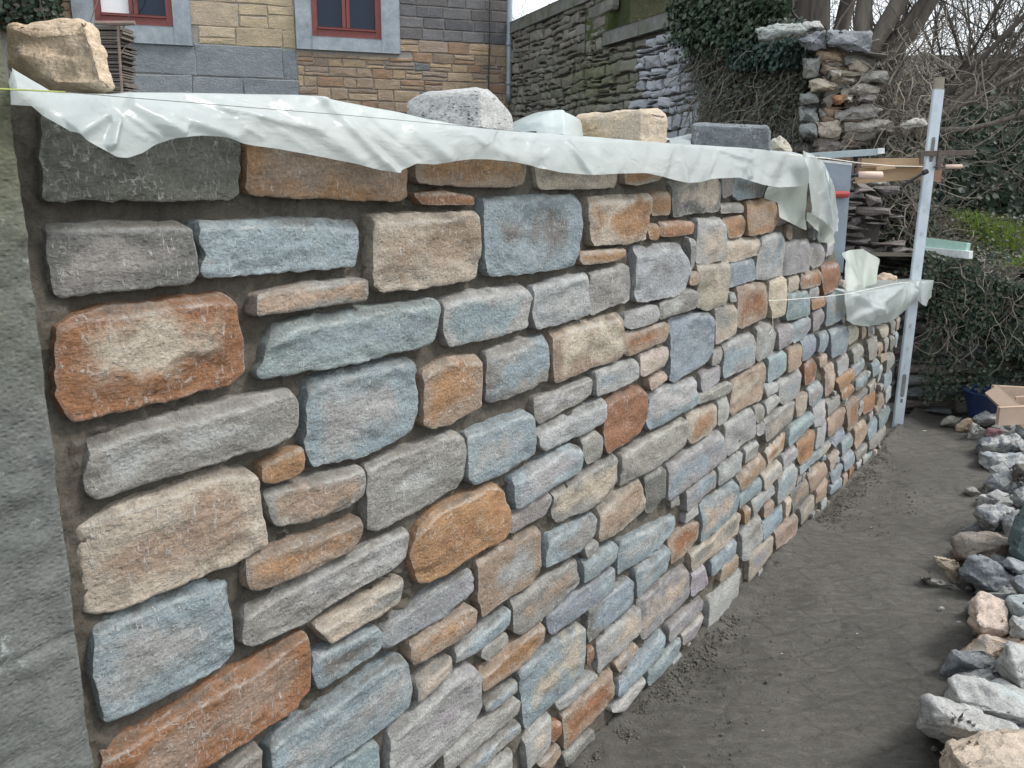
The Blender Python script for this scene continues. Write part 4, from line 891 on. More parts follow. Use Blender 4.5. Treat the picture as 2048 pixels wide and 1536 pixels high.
Rk('rubble_stone','small grey stone lying alone near the far heap',[(1928,985),(1932,975),(1945,975),(1962,985),(1965,990),(1940,992)],[(1945,982,.03)],((.20,.19,.17),(.24,.23,.21)),993,.06,428)
rs=np.random.RandomState(77)
NBR=[(1960,1520,'the beige corner stone'),(1930,1440,'the long pale grey stone'),(1990,1400,'the squared whitish stone'),(2035,1340,'the leaning stone at the border'),(1980,1240,'the pinkish cube shaped stone'),(1975,1150,'the bluish slate stone'),(1960,1100,'the brown block'),(1985,1040,'the heart shaped stone'),(1998,970,'the black and white mottled block'),(2000,930,'the white topped stone'),(2000,890,'the lichen spotted wedge stone'),(2045,1070,'the upright teal slab')]; seen_=set()
def xleft(y): return float(np.interp(y,[850,900,1000,1100,1180,1290,1400,1550],[1950,1985,1990,1960,1975,1985,1950,1930]))
for k in range(95):
    y=rs.uniform(872,1560); x=xleft(y)+rs.uniform(-8,130); D_=ground(x,y).y; s_=rs.uniform(.05,.10)*F_/D_*.97; cA=[WHI,GRY,SLA,TAN,(.30,.31,.30),DK][rs.choice(6,p=[.2,.25,.12,.14,.25,.04])]; cA=tuple(np.array(cA)*rs.uniform(.8,1.1))
    a0=rs.uniform(0,6.3); ht=rs.uniform(.5,.8); cyp=y-s_*ht
    sil=[(x+s_*math.cos(a0+a)*rs.uniform(.75,1.15),cyp+s_*ht*math.sin(a0+a)*rs.uniform(.75,1.15)) for a in np.linspace(0,2*math.pi,7)[:-1]]
    nb_=min(NBR,key=lambda q:(q[1]-cyp)**2+(q[0]-x)**2*.5); ci_=int(np.argmin([sum((a-b)**2 for a,b in zip(cA,c2)) for c2 in (WHI,GRY,SLA,TAN,(.30,.31,.30),DK)]))
    lb='%s %s angular stone %s %s'%('small' if s_*D_<128 else 'medium',('chalky white','dull grey','blue grey','sandy tan','pale grey','dark charcoal')[ci_],'just above' if cyp<nb_[1]-18 else ('just below' if cyp>nb_[1]+18 else ('to the right of' if x>nb_[0] else 'to the left of')),nb_[2])
    if lb in seen_: lb=lb.replace('angular stone','angular stone, %s,'%('flatter' if ht<.65 else 'taller'))
    if lb in seen_: lb=lb.replace('angular stone','angular stone, half covered,')
    seen_.add(lb)
    Rk('rubble_stone',lb,sil,[(x+rs.uniform(-.3,.3)*s_,cyp+rs.uniform(-.3,.3)*s_,rs.uniform(.03,.06)),(x+rs.uniform(-.6,.6)*s_,cyp+rs.uniform(-.4,.4)*s_,rs.uniform(.02,.05))],(cA,tuple(np.array(GRY)*rs.uniform(.8,1.4))),y,rs.uniform(.08,.14),700+k,group='small stones filling the rubble heap',D=D_+.10,res=.016,bev=.003)
def wall_y(x,y,w=-.06): return wall_pt(*W(x,y,w),w).y
G2='loose stones lying on the wall top'
Rk('boulder','large sandy tan boulder sitting on the plastic beside the pier',[(12,52),(60,44),(120,41),(165,37),(182,43),(196,64),(206,100),(228,150),(234,168),(227,181),(206,188),(110,188),(26,140),(14,95)],[(60,70,.02),(170,60,.02),(205,165,.03),(110,170,.03),(40,110,.02)],((.60,.48,.35),(.52,.39,.27)),0,.20,301,'boulder',G2,bev=.012,res=.006,back=.8,D=wall_y(130,188),rough=.6)
Rk('boulder','pale grey angular boulder on the plastic sheet, flat topped with a sloping right side',[(813,201),(832,195),(852,184),(900,180),(955,175),(974,177),(990,192),(1012,212),(1023,226),(1029,245),(1028,272),(960,268),(812,240)],[(962,182,.05),(962,262,.09),(830,232,.02),(1020,262,.01)],((.42,.42,.405),(.35,.35,.34)),0,.2,302,'boulder',G2,bev=.006,res=.008,back=.85,D=wall_y(930,255),rough=.25)
Rk('boulder','squared beige block with an ochre right end on the plastic sheet',[(1143,240),(1160,228),(1200,226),(1260,220),(1290,215),(1318,217),(1332,228),(1336,240),(1334,292),(1142,280)],[(1282,222,.08),(1282,288,.09),(1150,270,.02)],((.48,.40,.30),(.47,.35,.21)),0,.2,303,'boulder',G2,bev=.01,res=.01,back=.9,D=wall_y(1240,275),rough=.55)
Rk('stone_slab','flat dark slate slab with pale chipped patches standing behind the sheet',[(1383,250),(1390,246),(1440,247),(1500,247),(1534,251),(1541,262),(1541,305),(1382,297)],[(1386,294,.03),(1386,252,.02),(1536,256,.03),(1538,300,.03)],((.13,.145,.155),(.30,.31,.32)),0,.14,304,'slab',G2,bev=.003,res=.01,back=.95,D=wall_y(1460,290),rough=.5)
Rk('stone','small three sided cream stone right of the slate slab',[(1537,305),(1545,278),(1560,271),(1571,276),(1584,303),(1584,310)],[(1560,295,.04)],((.40,.37,.30),(.34,.32,.26)),0,.08,305,'stone',G2,bev=.004,D=wall_y(1560,300))
Rk('stone','small pale orange block on the low end of the wall behind the lower plastic',[(1750,572),(1754,552),(1765,545),(1782,549),(1792,556),(1794,576)],[(1770,562,.03)],((.48,.36,.26),(.42,.30,.22)),0,.12,306,'stone',G2,bev=.006,D=wall_y(1770,570,-.12))
# scattered chips
rs=np.random.RandomState(9)
for i,(x,y,w,h,cA,lb) in enumerate([(1882,1219,9,7,WHI,'small chalky white chip on the mud'),(1906,1336,12,7,TAN,'small broken tan chip in front of the whitish stone'),(1898,1346,8,5,PNK,'tiny pink chip beside the tan chip'),(1918,1245,6,2.5,WHI,'tiny flat white sliver left of the pinkish stone'),(1985,1305,7,6,GRY,'small grey chip below the pinkish stone'),(1926,1299,5,4,GRY,'tiny grey pebble between chalk smears'),(1938,1176,9,6,GRY,'small grey chip in the gap under the slate stone'),(1950,1063,10,5,(.3,.28,.22),'flat olive chip near the heart shaped stone'),(1868,1497,8,6,GRY,'small muddy chip near the beige corner stone'),(1848,863,8,4,(.28,.27,.23),'little pale chip at the foot of the old wall')]):
    sil=[(x+w*math.cos(a)*rs.uniform(.8,1.1),y+h*math.sin(a)*rs.uniform(.8,1.1)) for a in np.linspace(0,2*math.pi,8)[:-1]]
    Rk('stone_chip',lb,sil,[(x,y-h*.2,w*.0008)],(cA,cA),y+h,w*.002,450+i,cat='stone chip',group='small stone chips on the mud',bev=.001,res=.006,rough=.3)
pb=MB(); rs=np.random.RandomState(12)
for k in range(700):
    t=rs.rand(); y=rs.uniform(1.5,5.2); xw=WA.x+(y-WA.y)*WD.x/WD.y; x=xw+rs.uniform(.12,.5)*rs.uniform(.3,2.2); r=rs.uniform(.001,.0035) if rs.rand()<.95 else rs.uniform(.004,.007); c=rs.uniform(.06,.15)
    if rs.rand()<.06: c=.35
    sc=rs.uniform(.6,1.3,3); pb.add([(x+v.x*r*sc[0],y+v.y*r*sc[1],.004+v.z*r*sc[2]*.7) for v in IV],IF,(c,c*.97,c*.88))
M_PEB=simple('pebble',(.2,.2,.2),.9,attr=True,bump=0)
tag(pb.build('grit',M_PEB),'loose grit and crumbs scattered over the muddy path','grit',kind='stuff')

# ================================================================= MASONRY BUILDER FOR THE OLD WALLS
Z = Vector((0,0,1))
def sn(x,y,s): return .5*math.sin(x*1.7+s)*math.sin(y*2.3+s*1.3)+.5*math.sin(x*3.9+y*2.7+s)
class Plane:
    def __init__(s,O,az): s.O=Vector(O); s.e=Vector((math.sin(R_(az)),math.cos(R_(az)),0)); s.n=Vector((s.e.y,-s.e.x,0)); s.n = s.n if s.n.dot(-s.O)>0 else -s.n
    def uv(s,px,py): q=on_plane(px,py,s.O,s.n); return (q-s.O).dot(s.e), q.z
    def pt(s,u,z,w=0): return s.O+s.e*u+s.n*w+Z*(z-s.O.z)
def courses(mb,info,pl,u0,u1,z0,z1,rh,bw,gap,jit,dep,colf,keep=None,seed=0,warp=0.,bev=.012,tilt=0.):
    rs=np.random.RandomState(seed); z=z0; row=0
    while z<z1-1e-4:
        h=min(rs.uniform(*rh), z1-z)
        if z1-z-h<rh[0]*.6: h=z1-z
        u=u0-rs.uniform(0,bw[0])
        while u<u1:
            b=rs.uniform(*bw); a0,a1=max(u,u0),min(u+b,u1); u+=b
            if a1-a0<bw[0]*.3: continue
            split=[(z,z+h)]
            if jit>0 and h>rh[0]*1.35 and rs.rand()<.35: m_=z+h*rs.uniform(.35,.65); split=[(z,m_),(m_,z+h)]
            for (p,q) in split:
                cu,cz=(a0+a1)/2,(p+q)/2
                if keep and not keep(cu,cz): continue
                wz=lambda uu,zz: zz+warp*math.sin(uu*2.1+seed)+warp*.6*math.sin(uu*5.3+zz*3)
                g=gap/2; k=lambda: rs.uniform(-jit,jit)
                O4=[(a0+g+k(),p+g+k()),((a0+a1)/2+k(),p+g+k()),(a1-g+k(),p+g+k()),(a1-g+k(),(p+q)/2+k()),(a1-g+k(),q-g+k()),((a0+a1)/2+k(),q-g+k()),(a0+g+k(),q-g+k()),(a0+g+k(),(p+q)/2+k())]
                d=dep*rs.uniform(.55,1.15); tx,tz=rs.uniform(-1,1)*tilt,rs.uniform(-1,1)*tilt; n=8; V=[]
                bb=min(bev,(a1-a0)*.25,(q-p)*.25)
                for (sc,w) in ((0,-.03),(0,d-bb*.8),(1,d)):
                    for (x,y) in O4:
                        X=x-(x-cu)*(bb/max(.01,(a1-a0)/2))*sc; Y=y-(y-cz)*(bb/max(.01,(q-p)/2))*sc
                        ww=w+((x-cu)*tx+(y-cz)*tz if w>0 else 0)+(rs.uniform(-1,1)*jit*.35 if sc else 0)
                        V.append(pl.pt(X,wz(X,Y),ww))
                V.append(pl.pt(cu,wz(cu,cz),d+rs.uniform(0,1)*jit*.6))
                Fq=[(r*n+i,r*n+(i+1)%n,(r+1)*n+(i+1)%n,(r+1)*n+i) for r in (0,1) for i in range(n)]+[(2*n+i,2*n+(i+1)%n,3*n) for i in range(n)]
                c=colf(rs,cu,cz); mb.add(V,Fq,c); c2=np.array(c)*rs.uniform(.75,1.2); rr=rs.rand()
                info['B'] += [tuple(c2)]*len(V); info['I'] += [(0,0,rr)]*len(V)
        z+=h; row+=1
def build_courses(mb,info,name,parent,mat=None):
    o=mesh_obj(name,mb.V,mb.F,mat or M_STONE_FAR,None,{'colA':np.array(mb.C),'colB':np.array(info['B']),'info':np.array(info['I'])},smooth=False)
    if parent is not None: child(o,parent)
    return o
def newc(): return MB(),{'B':[],'I':[]}
def pick(pal,v=.12):
    def f(rs,u,z): c=np.array(pal[rs.randint(len(pal))])*rs.uniform(1-v,1+v); return tuple(c)
    return f

# ================================================================= HOUSE
HC = at_y(1022,200,12.5); HC.z=0; HP = Plane(HC,71)
house = thing('house','old stone house with red framed windows, yellow sandstone panel and grey brick, behind the wall','house',HC)
M_PAINTB=simple('grey_blue_limestone',(.34,.38,.41),.8,var=.2,scale=9,bump=.006,bscale=50,base2=(.24,.275,.30),thr=(.45,.7),s2=2.5)
M_POINT=simple('pale_pointing',(.36,.33,.29),.9,var=.2,bump=.004)
M_RED=simple('red_paint',(.20,.048,.042),.5,var=.12,scale=12,bump=.0006)
M_ZINC=simple('zinc',(.25,.29,.31),.45,var=.2,scale=6,bump=.001,metal=.3)
def hbox(mb,x0,y0,x1,y1,w0,w1,c=(1,1,1)):        # box on the facade from two photo corners
    u0,za=HP.uv(x0,y1); u1,zb=HP.uv(x1,y0); z0,z1=min(za,zb),max(za,zb)
    mb.box(HP.pt((u0+u1)/2,(z0+z1)/2,(w0+w1)/2),HP.e*abs(u1-u0)/2,HP.n*abs(w1-w0)/2,Z*(z1-z0)/2,c)
uL=-8.5; HT=6.6
m=MB(); m.box(HP.pt(uL/2,HT/2,-2.5),HP.e*(-uL/2),HP.n*2.49,Z*HT/2); child(m.build('wall_core',M_POINT),house)
m=MB(); m.prism([HP.pt(uL-.3,HT,.35),HP.pt(uL-.3,HT+2.4,-2.5),HP.pt(uL-.3,HT,-5.35)],HP.e*(-uL+.6)); child(m.build('roof',simple('roof_slate',(.09,.10,.11),.6,bump=.01,bscale=20)),house)
u_of=lambda x,y=80: HP.uv(x,y)[0]; z_of=lambda y,x: HP.uv(x,y)[1]
u383,u592,u598,u800=u_of(383),u_of(592),u_of(596),u_of(799)
zpl=z_of(96,560); zbr=z_of(84,900); zsill=z_of(104,700)
# yellow sandstone panel
YEL=[(.46,.37,.24),(.44,.35,.23),(.48,.39,.27),(.42,.34,.24)]
mb,inf=newc(); courses(mb,inf,HP,u383,u592,zpl,HT,(.16,.30),(.3,.75),.008,.010,.005,pick(YEL,.08),seed=1,bev=.008); build_courses(mb,inf,'sandstone_panel',house)
# rough blue grey plinth
mb,inf=newc(); courses(mb,inf,HP,u_of(100),u592,0,z_of(90,420),(.34,.5),(.6,1.3),.003,.012,.012,pick([(.225,.25,.265),(.21,.235,.25)],.06),seed=2,bev=.012); build_courses(mb,inf,'plinth',house)
# tan rubble under and beside the right window
BUF=[(.36,.27,.18),(.31,.23,.16),(.40,.29,.18),(.27,.20,.145),(.33,.25,.19),(.30,.19,.12)]
def tanf(rs,u,z):
    if rs.rand()<.07: return (.15,.16,.155)
    c=np.array(BUF[rs.randint(6)])*rs.uniform(.85,1.12)
    if u>u_of(960): c*=.8
    return tuple(c)
mb,inf=newc(); courses(mb,inf,HP,u592,-.02,0,zbr,(.075,.15),(.16,.42),.011,.009,.009,tanf,keep=lambda u,z: not(u<u800+.02 and z>zsill-.01),seed=3,bev=.009); build_courses(mb,inf,'buff_stonework',house)
DKB=[(.125,.122,.125),(.10,.10,.105),(.15,.145,.145),(.13,.12,.115)]
mb,inf=newc(); courses(mb,inf,HP,u800,-.02,zbr,HT,(.125,.145),(.24,.44),.013,.003,.010,pick(DKB),seed=4,bev=.008); build_courses(mb,inf,'grey_brickwork',house)
mb,inf=newc(); courses(mb,inf,HP,uL,u_of(148),zpl,HT,(.16,.3),(.3,.7),.012,.006,.02,pick([(.40,.28,.18),(.34,.25,.16),(.30,.22,.15)]),seed=6,bev=.008); build_courses(mb,inf,'sandstone_panel',house)
# windows: painted timber frame in a dressed surround
def glass_mat(name,base,rough=.06):
    M=Mat(name,rough,base); M.b.inputs['Specular IOR Level'].default_value=.3; M.bump([(M.noise(M.map(),3,2,.5),.01)]); return M.m
M_GL=glass_mat('window_glass',(.012,.022,.045)); M_CUR=simple('pale_blind',(.85,.85,.85),.8,bump=0,var=.03)
def window(xl,xr,yb,sxl,sxr,syb,panes,xm,bright=None):
    ht=z_of(yb,(xl+xr)/2)+1.55; uA,uB=u_of(xl,yb),u_of(xr,yb); zb=z_of(yb,(xl+xr)/2); sA,sB=u_of(sxl,yb),u_of(sxr,yb); sb=z_of(syb,(sxl+sxr)/2)
    s=MB(); 
    def bx(a,b,c,d,w0,w1,mm): mm.box(HP.pt((a+b)/2,(c+d)/2,(w0+w1)/2),HP.e*(b-a)/2,HP.n*(w1-w0)/2,Z*(d-c)/2,bev=.004)
    bx(sA,uA,sb,ht+.2,0,.045,s); bx(uB,sB,sb,ht+.2,0,.047,s); bx(uA-.001,uB+.001,sb,zb,0,.05,s); bx(uA-.001,uB+.001,ht,ht+.2,0,.046,s)
    sr=s.build('window_surround',M_PAINTB,house)
    f=MB(); t=.075
    bx(uA,uA+t,zb,ht,-.01,.03,f); bx(uB-t,uB,zb,ht,-.01,.03,f); bx(uA+t,uB-t,zb,zb+.085,-.01,.034,f); bx(uA+t,uB-t,ht-t,ht,-.01,.03,f)
    um=u_of(xm,yb); bx(um-.05,um-.004,zb+.085,ht-t,-.01,.028,f); bx(um+.004,um+.05,zb+.085,ht-t,-.01,.026,f)
    bx(uA+t,uB-t,zb+.088,zb+.115,-.01,.05,f)
    fr=f.build('window',M_RED,house)
    for a,b,k in ((uA+t,um-.05,0),(um+.05,uB-t,1)):
        g=MB(); g.box(HP.pt((a+b)/2,(zb+ht)/2,-.002),HP.e*(b-a)/2,HP.n*.004,Z*(ht-zb)/2); o=g.build('pane',M_CUR if bright==k else M_GL); child(o,fr)
window(192,347,50,148,383,86,2,270,bright=0)
window(624,762,76,592,799,103,2,693)
dp=MB(); a=HP.uv(1022,0); P=[HP.pt(a[0]-.05,HT,.09),HP.pt(a[0]-.05,z_of(188,1022),.09),HP.pt(a[0]-.045,z_of(205,1022),.07)]; dp.tube(P,.042,12)
for yy in (95,172): zz=z_of(yy,1022); dp.tube([HP.pt(a[0]-.05,zz,.09),HP.pt(a[0]-.05,zz+.05,.09)],.05,12)
tag(dp.build('drainpipe',M_ZINC,None,True),'grey zinc drainpipe at the right corner of the house','drainpipe')
cb=MB(); cb.tube([HP.pt(u_of(977,0),HT,.045),HP.pt(u_of(977,60),z_of(60,977),.05),HP.pt(u_of(975,175),z_of(178,975),.045)],.009,6)
tag(cb.build('cable',simple('black_cable',(.03,.025,.02),.6,bump=0)),'thin dark cable running down the grey brick left of the drainpipe','cable')
# stack of thin tiles and a T handled pole left of the plinth, twigs at the far left
sp=at_y(225,140,9.0); st=MB(); rs=np.random.RandomState(8)
zz=at_y(225,200,9).z-.25; ztop=at_y(225,52,9).z
while zz<ztop-.02:
    h=rs.uniform(.012,.03); st.box((sp.x+rs.uniform(-.03,.03),9.0+rs.uniform(-.02,.02),zz),Vector((.16+rs.uniform(-.02,.03),0,0)),Vector((0,.15,0)),Vector((0,0,h*.36)),tuple(np.array((.16,.14,.12))*rs.uniform(.5,1.3))); zz+=h
st.box((sp.x,9.0,(zz-.28+.0)/2),Vector((.14,0,0)),Vector((0,.13,0)),Vector((0,0,(at_y(225,200,9).z-.27)/2)),(.1,.09,.08))
tag(recenter(st.build('tile_stack',simple('old_tiles',(.2,.2,.2),.8,attr=True,bump=.004)),(sp.x,9,0)),'stack of thin weathered dark tiles behind the tan boulder','tile stack')
pl_=MB(); pl_.tube([at_y(241,190,8.75)-Z*.5,at_y(239,110,8.75),at_y(236,50,8.75)],.013,8); pl_.tube([at_y(190,46,8.75),at_y(232,47,8.75),at_y(270,46,8.75)],[.02,.024,.02],8)
pl_.tube([at_y(239,112,8.75),at_y(250,95,8.76),at_y(262,88,8.76)],.006,6)
tag(pl_.build('tool_handle',simple('grey_brown_wood',(.23,.17,.14),.8)),'weathered wooden tool with a T shaped grip leaning on the tile stack','tool')

# ================================================================= OLD GARDEN WALL AND ITS RUINED END
BP = Plane(HC,160)
if BP.n.dot(Vector((-1,-1,0)))<0: BP.n=-BP.n
old = thing('old_garden_wall','old mossy rubble garden wall with grey coping stones, running from the house and overgrown with ivy','wall',BP.pt(0,0,0))
bu=lambda x,y: BP.uv(x,y)[0]; bz=lambda x,y: BP.uv(x,y)[1]
uS=bu(1222,60); zc1=bz(1100,37); zc2=bz(1300,66); uE=bu(1640,200); u5=bu(1480,60)
def topz(u):
    if u<uS: return zc1
    if u<u5: return zc2-.0
    return zc2-(u-u5)/(uE-u5)*(zc2-bz(1640,110))*.9
def oldf(rs,u,z):
    x=u; c=np.array([(.15,.145,.125),(.18,.17,.145),(.13,.13,.115),(.20,.19,.165),(.16,.145,.12)][rs.randint(5)])*rs.uniform(1.0,1.45)
    g=max(0,1-abs(u-bu(1190,190))/1.6)*max(0,1-abs(z-2.45)/.5); c=c*(1-g)+np.array((.13,.145,.07))*g
    if bu(1285,150)<u<bu(1405,150) and z<2.95: c=np.array((.40,.42,.45))*rs.uniform(.8,1.12)
    return tuple(c)
mb,inf=newc(); courses(mb,inf,BP,.02,uE,1.2,zc1,(.055,.15),(.12,.34),.018,.016,.05,oldf,keep=lambda u,z: z<topz(u)-.03,seed=21,warp=.012,bev=.014,tilt=.12); build_courses(mb,inf,'rubble_face',old)
M_JOINT=simple('old_joint',(.085,.078,.066),.95,bump=.02,bscale=30)
m=MB()
def bbox(mm,u0,u1,z0,z1,w0,w1,c=(1,1,1),bev=0): mm.box(BP.pt((u0+u1)/2,(z0+z1)/2,(w0+w1)/2),BP.e*(u1-u0)/2,BP.n*(w1-w0)/2,Z*(z1-z0)/2,c,bev)
bbox(m,0,uS,0,zc1-.02,-.38,0); bbox(m,uS,u5,0,zc2-.02,-.38,-.002)
for k in range(6):
    a=u5+(uE-u5)*k/6; b=u5+(uE-u5)*(k+1)/6; bbox(m,a,b-.002,0,topz(b)-.03,-.38,-.004)
m.build('wall_core',M_JOINT,old)
M_COP=simple('coping_stone',(.19,.19,.18),.85,var=.25,scale=12,bump=.005,bscale=60,base2=(.13,.14,.10))
m=MB(); a=.02
while a<uS-.05: b=min(a+.75,uS); bbox(m,a,b-.006,zc1-.01,zc1+.13,-.44,.07,bev=.01); a=b
m.build('coping',M_COP,old)
m=MB(); a=uS-.05
while a<u5-.2: b=min(a+.8,u5); bbox(m,a,b-.006,zc2-.012,zc2+.125,-.44,.065,bev=.01); a=b
m.build('coping',M_COP,old)
# mossy block pillar at the step
m=MB(); bbox(m,uS-.55,uS+.02,zc2+.1,zc1+.3,-.5,.03,bev=.02); o=m.build('step_pillar',simple('mossy_stone',(.12,.12,.09),.95,bump=.02,bscale=20,base2=(.055,.075,.015),thr=(.4,.55),s2=6),old)
m=MB(); bbox(m,uS-.02,uS+.40,zc2+.13,zc2+.55,-.46,-.06,bev=.05); m.build('moss_cap',simple('moss',(.045,.065,.015),1,bump=.04,bscale=25,base2=(.08,.08,.04),s2=5),old)

# broken end: individual projecting stones facing the camera
ruin = thing('ruined_wall_end','broken end of the old wall, loose tan and grey stones under a dark cap slab','ruined wall',at_y(1690,300,6.3)*1.0)
RY=6.1
m=MB(); pts=[(1645,330),(1645,95),(1650,90),(1700,105),(1712,180),(1735,260),(1745,330),(1745,560),(1645,560)]
m.prism([at_y(x,y,RY+.12) for x,y in pts],Vector((0,.5,0))); child(m.build('rubble_core',M_JOINT),ruin)
RPl=Plane(at_y(1600,560,RY+.10),90); RPl.O.z=0; RPl.n=Vector((0,-1,0))
mb,inf=newc(); courses(mb,inf,RPl,RPl.uv(1632,300)[0],RPl.uv(1738,300)[0],RPl.uv(1650,520)[1],RPl.uv(1650,100)[1],(.035,.10),(.10,.3),.012,.03,.10,pick([(.26,.23,.19),(.30,.26,.20),(.22,.20,.17),(.33,.29,.24),(.25,.17,.12),(.18,.17,.15)]),keep=lambda u,z: u<RPl.uv(1700,300)[0]+.12*sn(z*6,1,3)+(2.2-z)*.12,seed=45,warp=.02,bev=.02,tilt=.3); build_courses(mb,inf,'rubble_face',ruin)
rs=np.random.RandomState(44)
def ruin_stone(poly,cA,cB,seed,D=RY,th=.2): 
    o=Rk('stone',None,[(x,y+(y-sum(p[1] for p in poly)/len(poly))*.14) for x,y in poly],[(sum(p[0] for p in poly)/len(poly)+rs.uniform(-5,5),sum(p[1] for p in poly)/len(poly),rs.uniform(.02,.07))],(cA,cB),0,th,seed,None,None,bev=.004,res=.03,rough=2.2,D=D,mat=M_STONE_FAR,back=.9); 
    for k in ('label','category','group'):
        if k in o: del o[k]
    child(o,ruin)
big=[([(1591,78),(1650,64),(1653,95),(1618,99)],(.17,.18,.19)),([(1652,63),(1740,70),(1741,98),(1735,101),(1653,94)],(.17,.18,.19)),([(1512,62),(1545,52),(1600,50),(1612,60),(1600,68),(1515,82)],(.26,.28,.26)),([(1605,44),(1640,44),(1647,55),(1630,63),(1608,60)],(.33,.33,.31)),
 ([(1722,145),(1776,144),(1776,160),(1770,166),(1718,163)],(.20,.19,.17)),([(1682,152),(1715,153),(1715,167),(1690,168),(1680,162)],(.38,.34,.28)),([(1678,175),(1720,168),(1760,170),(1758,186),(1720,195),(1685,190)],(.33,.30,.25)),([(1618,163),(1650,160),(1675,172),(1670,182),(1622,182)],(.36,.31,.24)),
 ([(1663,194),(1694,190),(1692,206),(1670,212),(1662,206)],(.30,.15,.08)),([(1694,196),(1706,194),(1708,205),(1694,207)],(.5,.45,.38)),([(1668,222),(1700,215),(1740,208),(1762,220),(1755,232),(1680,240),(1668,235)],(.24,.22,.20)),([(1690,245),(1750,238),(1785,245),(1791,255),(1785,266),(1740,268),(1690,262)],(.24,.22,.19)),
 ([(1638,216),(1662,217),(1664,228),(1650,240),(1640,236)],(.28,.27,.25)),([(1632,245),(1680,243),(1684,262),(1675,276),(1640,272)],(.32,.27,.22)),([(1681,268),(1712,268),(1716,290),(1700,300),(1682,286)],(.26,.18,.15)),([(1634,276),(1676,278),(1690,295),(1670,300),(1636,300)],(.25,.22,.20)),
 ([(1640,107),(1690,104),(1694,118),(1690,124),(1645,118)],(.30,.22,.15)),([(1690,120),(1712,121),(1740,132),(1735,142),(1700,140)],(.33,.28,.22)),([(1640,122),(1690,126),(1700,142),(1660,150),(1640,142)],(.30,.23,.17)),([(1605,120),(1640,118),(1640,150),(1608,155)],(.17,.17,.15)),
 ([(1600,190),(1635,186),(1638,205),(1602,210)],(.19,.20,.18)),([(1600,215),(1634,214),(1636,240),(1602,240)],(.20,.21,.20)),([(1600,250),(1632,246),(1636,275),(1604,275)],(.17,.18,.17)),([(1660,142),(1684,140),(1682,152),(1664,156)],(.4,.36,.3)),([(1710,192),(1750,190),(1752,204),(1712,205)],(.17,.15,.14)),
 ([(1735,362),(1778,363),(1777,372),(1740,373)],(.24,.23,.20)),([(1738,392),(1760,391),(1768,397),(1760,405),(1740,404)],(.25,.23,.22)),([(1700,365),(1728,366),(1735,385),(1725,395),(1702,390)],(.20,.17,.16)),([(1702,395),(1738,398),(1736,418),(1705,412)],(.17,.15,.14)),
 ([(1697,420),(1720,422),(1728,446),(1716,464),(1697,462)],(.19,.17,.165)),([(1728,412),(1757,412),(1758,436),(1730,440)],(.20,.18,.17)),([(1730,442),(1757,440),(1755,466),(1730,468)],(.20,.18,.17)),([(1694,470),(1716,470),(1722,492),(1696,495)],(.18,.16,.15)),([(1755,520),(1790,505),(1818,520),(1820,560),(1790,565)],(.19,.17,.16)),([(1720,475),(1745,475),(1748,498),(1722,500)],(.10,.09,.08)),
 ([(1800,252),(1822,240),(1850,238),(1852,248),(1812,262)],(.4,.38,.33))]
for i,(p,c) in enumerate(big): ruin_stone(p,tuple(np.array(c)*1.25),c,600+i, D=RY-(.05 if i<2 else 0)+rs.uniform(-.04,.06) if i<25 else 5.9, th=.28 if i in (0,1,10,11) else .16)

# ================================================================= OLD RETAINING WALL ON THE RIGHT, BANK AND HILLSIDE
RP = Plane(at_y(1812,835,5.35),97); RP.O.z=0
ret = thing('retaining_wall','low dark rubble retaining wall at the end of the path, mostly hidden by ivy','wall',RP.pt(0,0,0))
zr=RP.uv(1900,560)[1]
mb,inf=newc(); courses(mb,inf,RP,-.55,2.4,0,zr,(.07,.17),(.16,.38),.022,.022,.06,pick([(.13,.14,.13),(.11,.12,.115),(.16,.165,.15),(.15,.12,.11)]),seed=31,warp=.012,bev=.018,tilt=.2); build_courses(mb,inf,'rubble_face',ret)
m=MB(); m.box(RP.pt(.9,zr/2,-.25),RP.e*1.5,RP.n*.25,Z*(zr/2)); m.build('wall_core',M_JOINT,ret)
# dark broken masonry between the ruin and the straight edge
DP=Plane(at_y(1700,600,5.75),92); DP.O.z=0
dm=thing('rubble_wall_stub','dark crumbling masonry behind the low end of the new wall','wall',DP.pt(0,0,0))
def dpz(y): return DP.uv(1750,y)[1]
mb,inf=newc(); courses(mb,inf,DP,DP.uv(1600,500)[0],DP.uv(1835,500)[0],.0,dpz(372),(.045,.10),(.09,.24),.02,.02,.08,pick([(.17,.145,.135),(.14,.12,.115),(.19,.17,.16)]),keep=lambda u,z: z<dpz(500) or u<DP.uv(1765,500)[0]-.1*sn(z*9,2,1),seed=33,warp=.02,bev=.018,tilt=.4); build_courses(mb,inf,'rubble_face',dm)
m=MB(); a,b=DP.uv(1600,500)[0],DP.uv(1755,500)[0]; m.box(DP.pt((a+b)/2,dpz(380)/2,-.2),DP.e*(b-a)/2,DP.n*.2,Z*dpz(380)/2); b=DP.uv(1835,500)[0]; m.box(DP.pt((a+b)/2,dpz(502)/2,-.201),DP.e*(b-a)/2,DP.n*.2,Z*dpz(502)/2); m.build('wall_core',M_JOINT,dm)

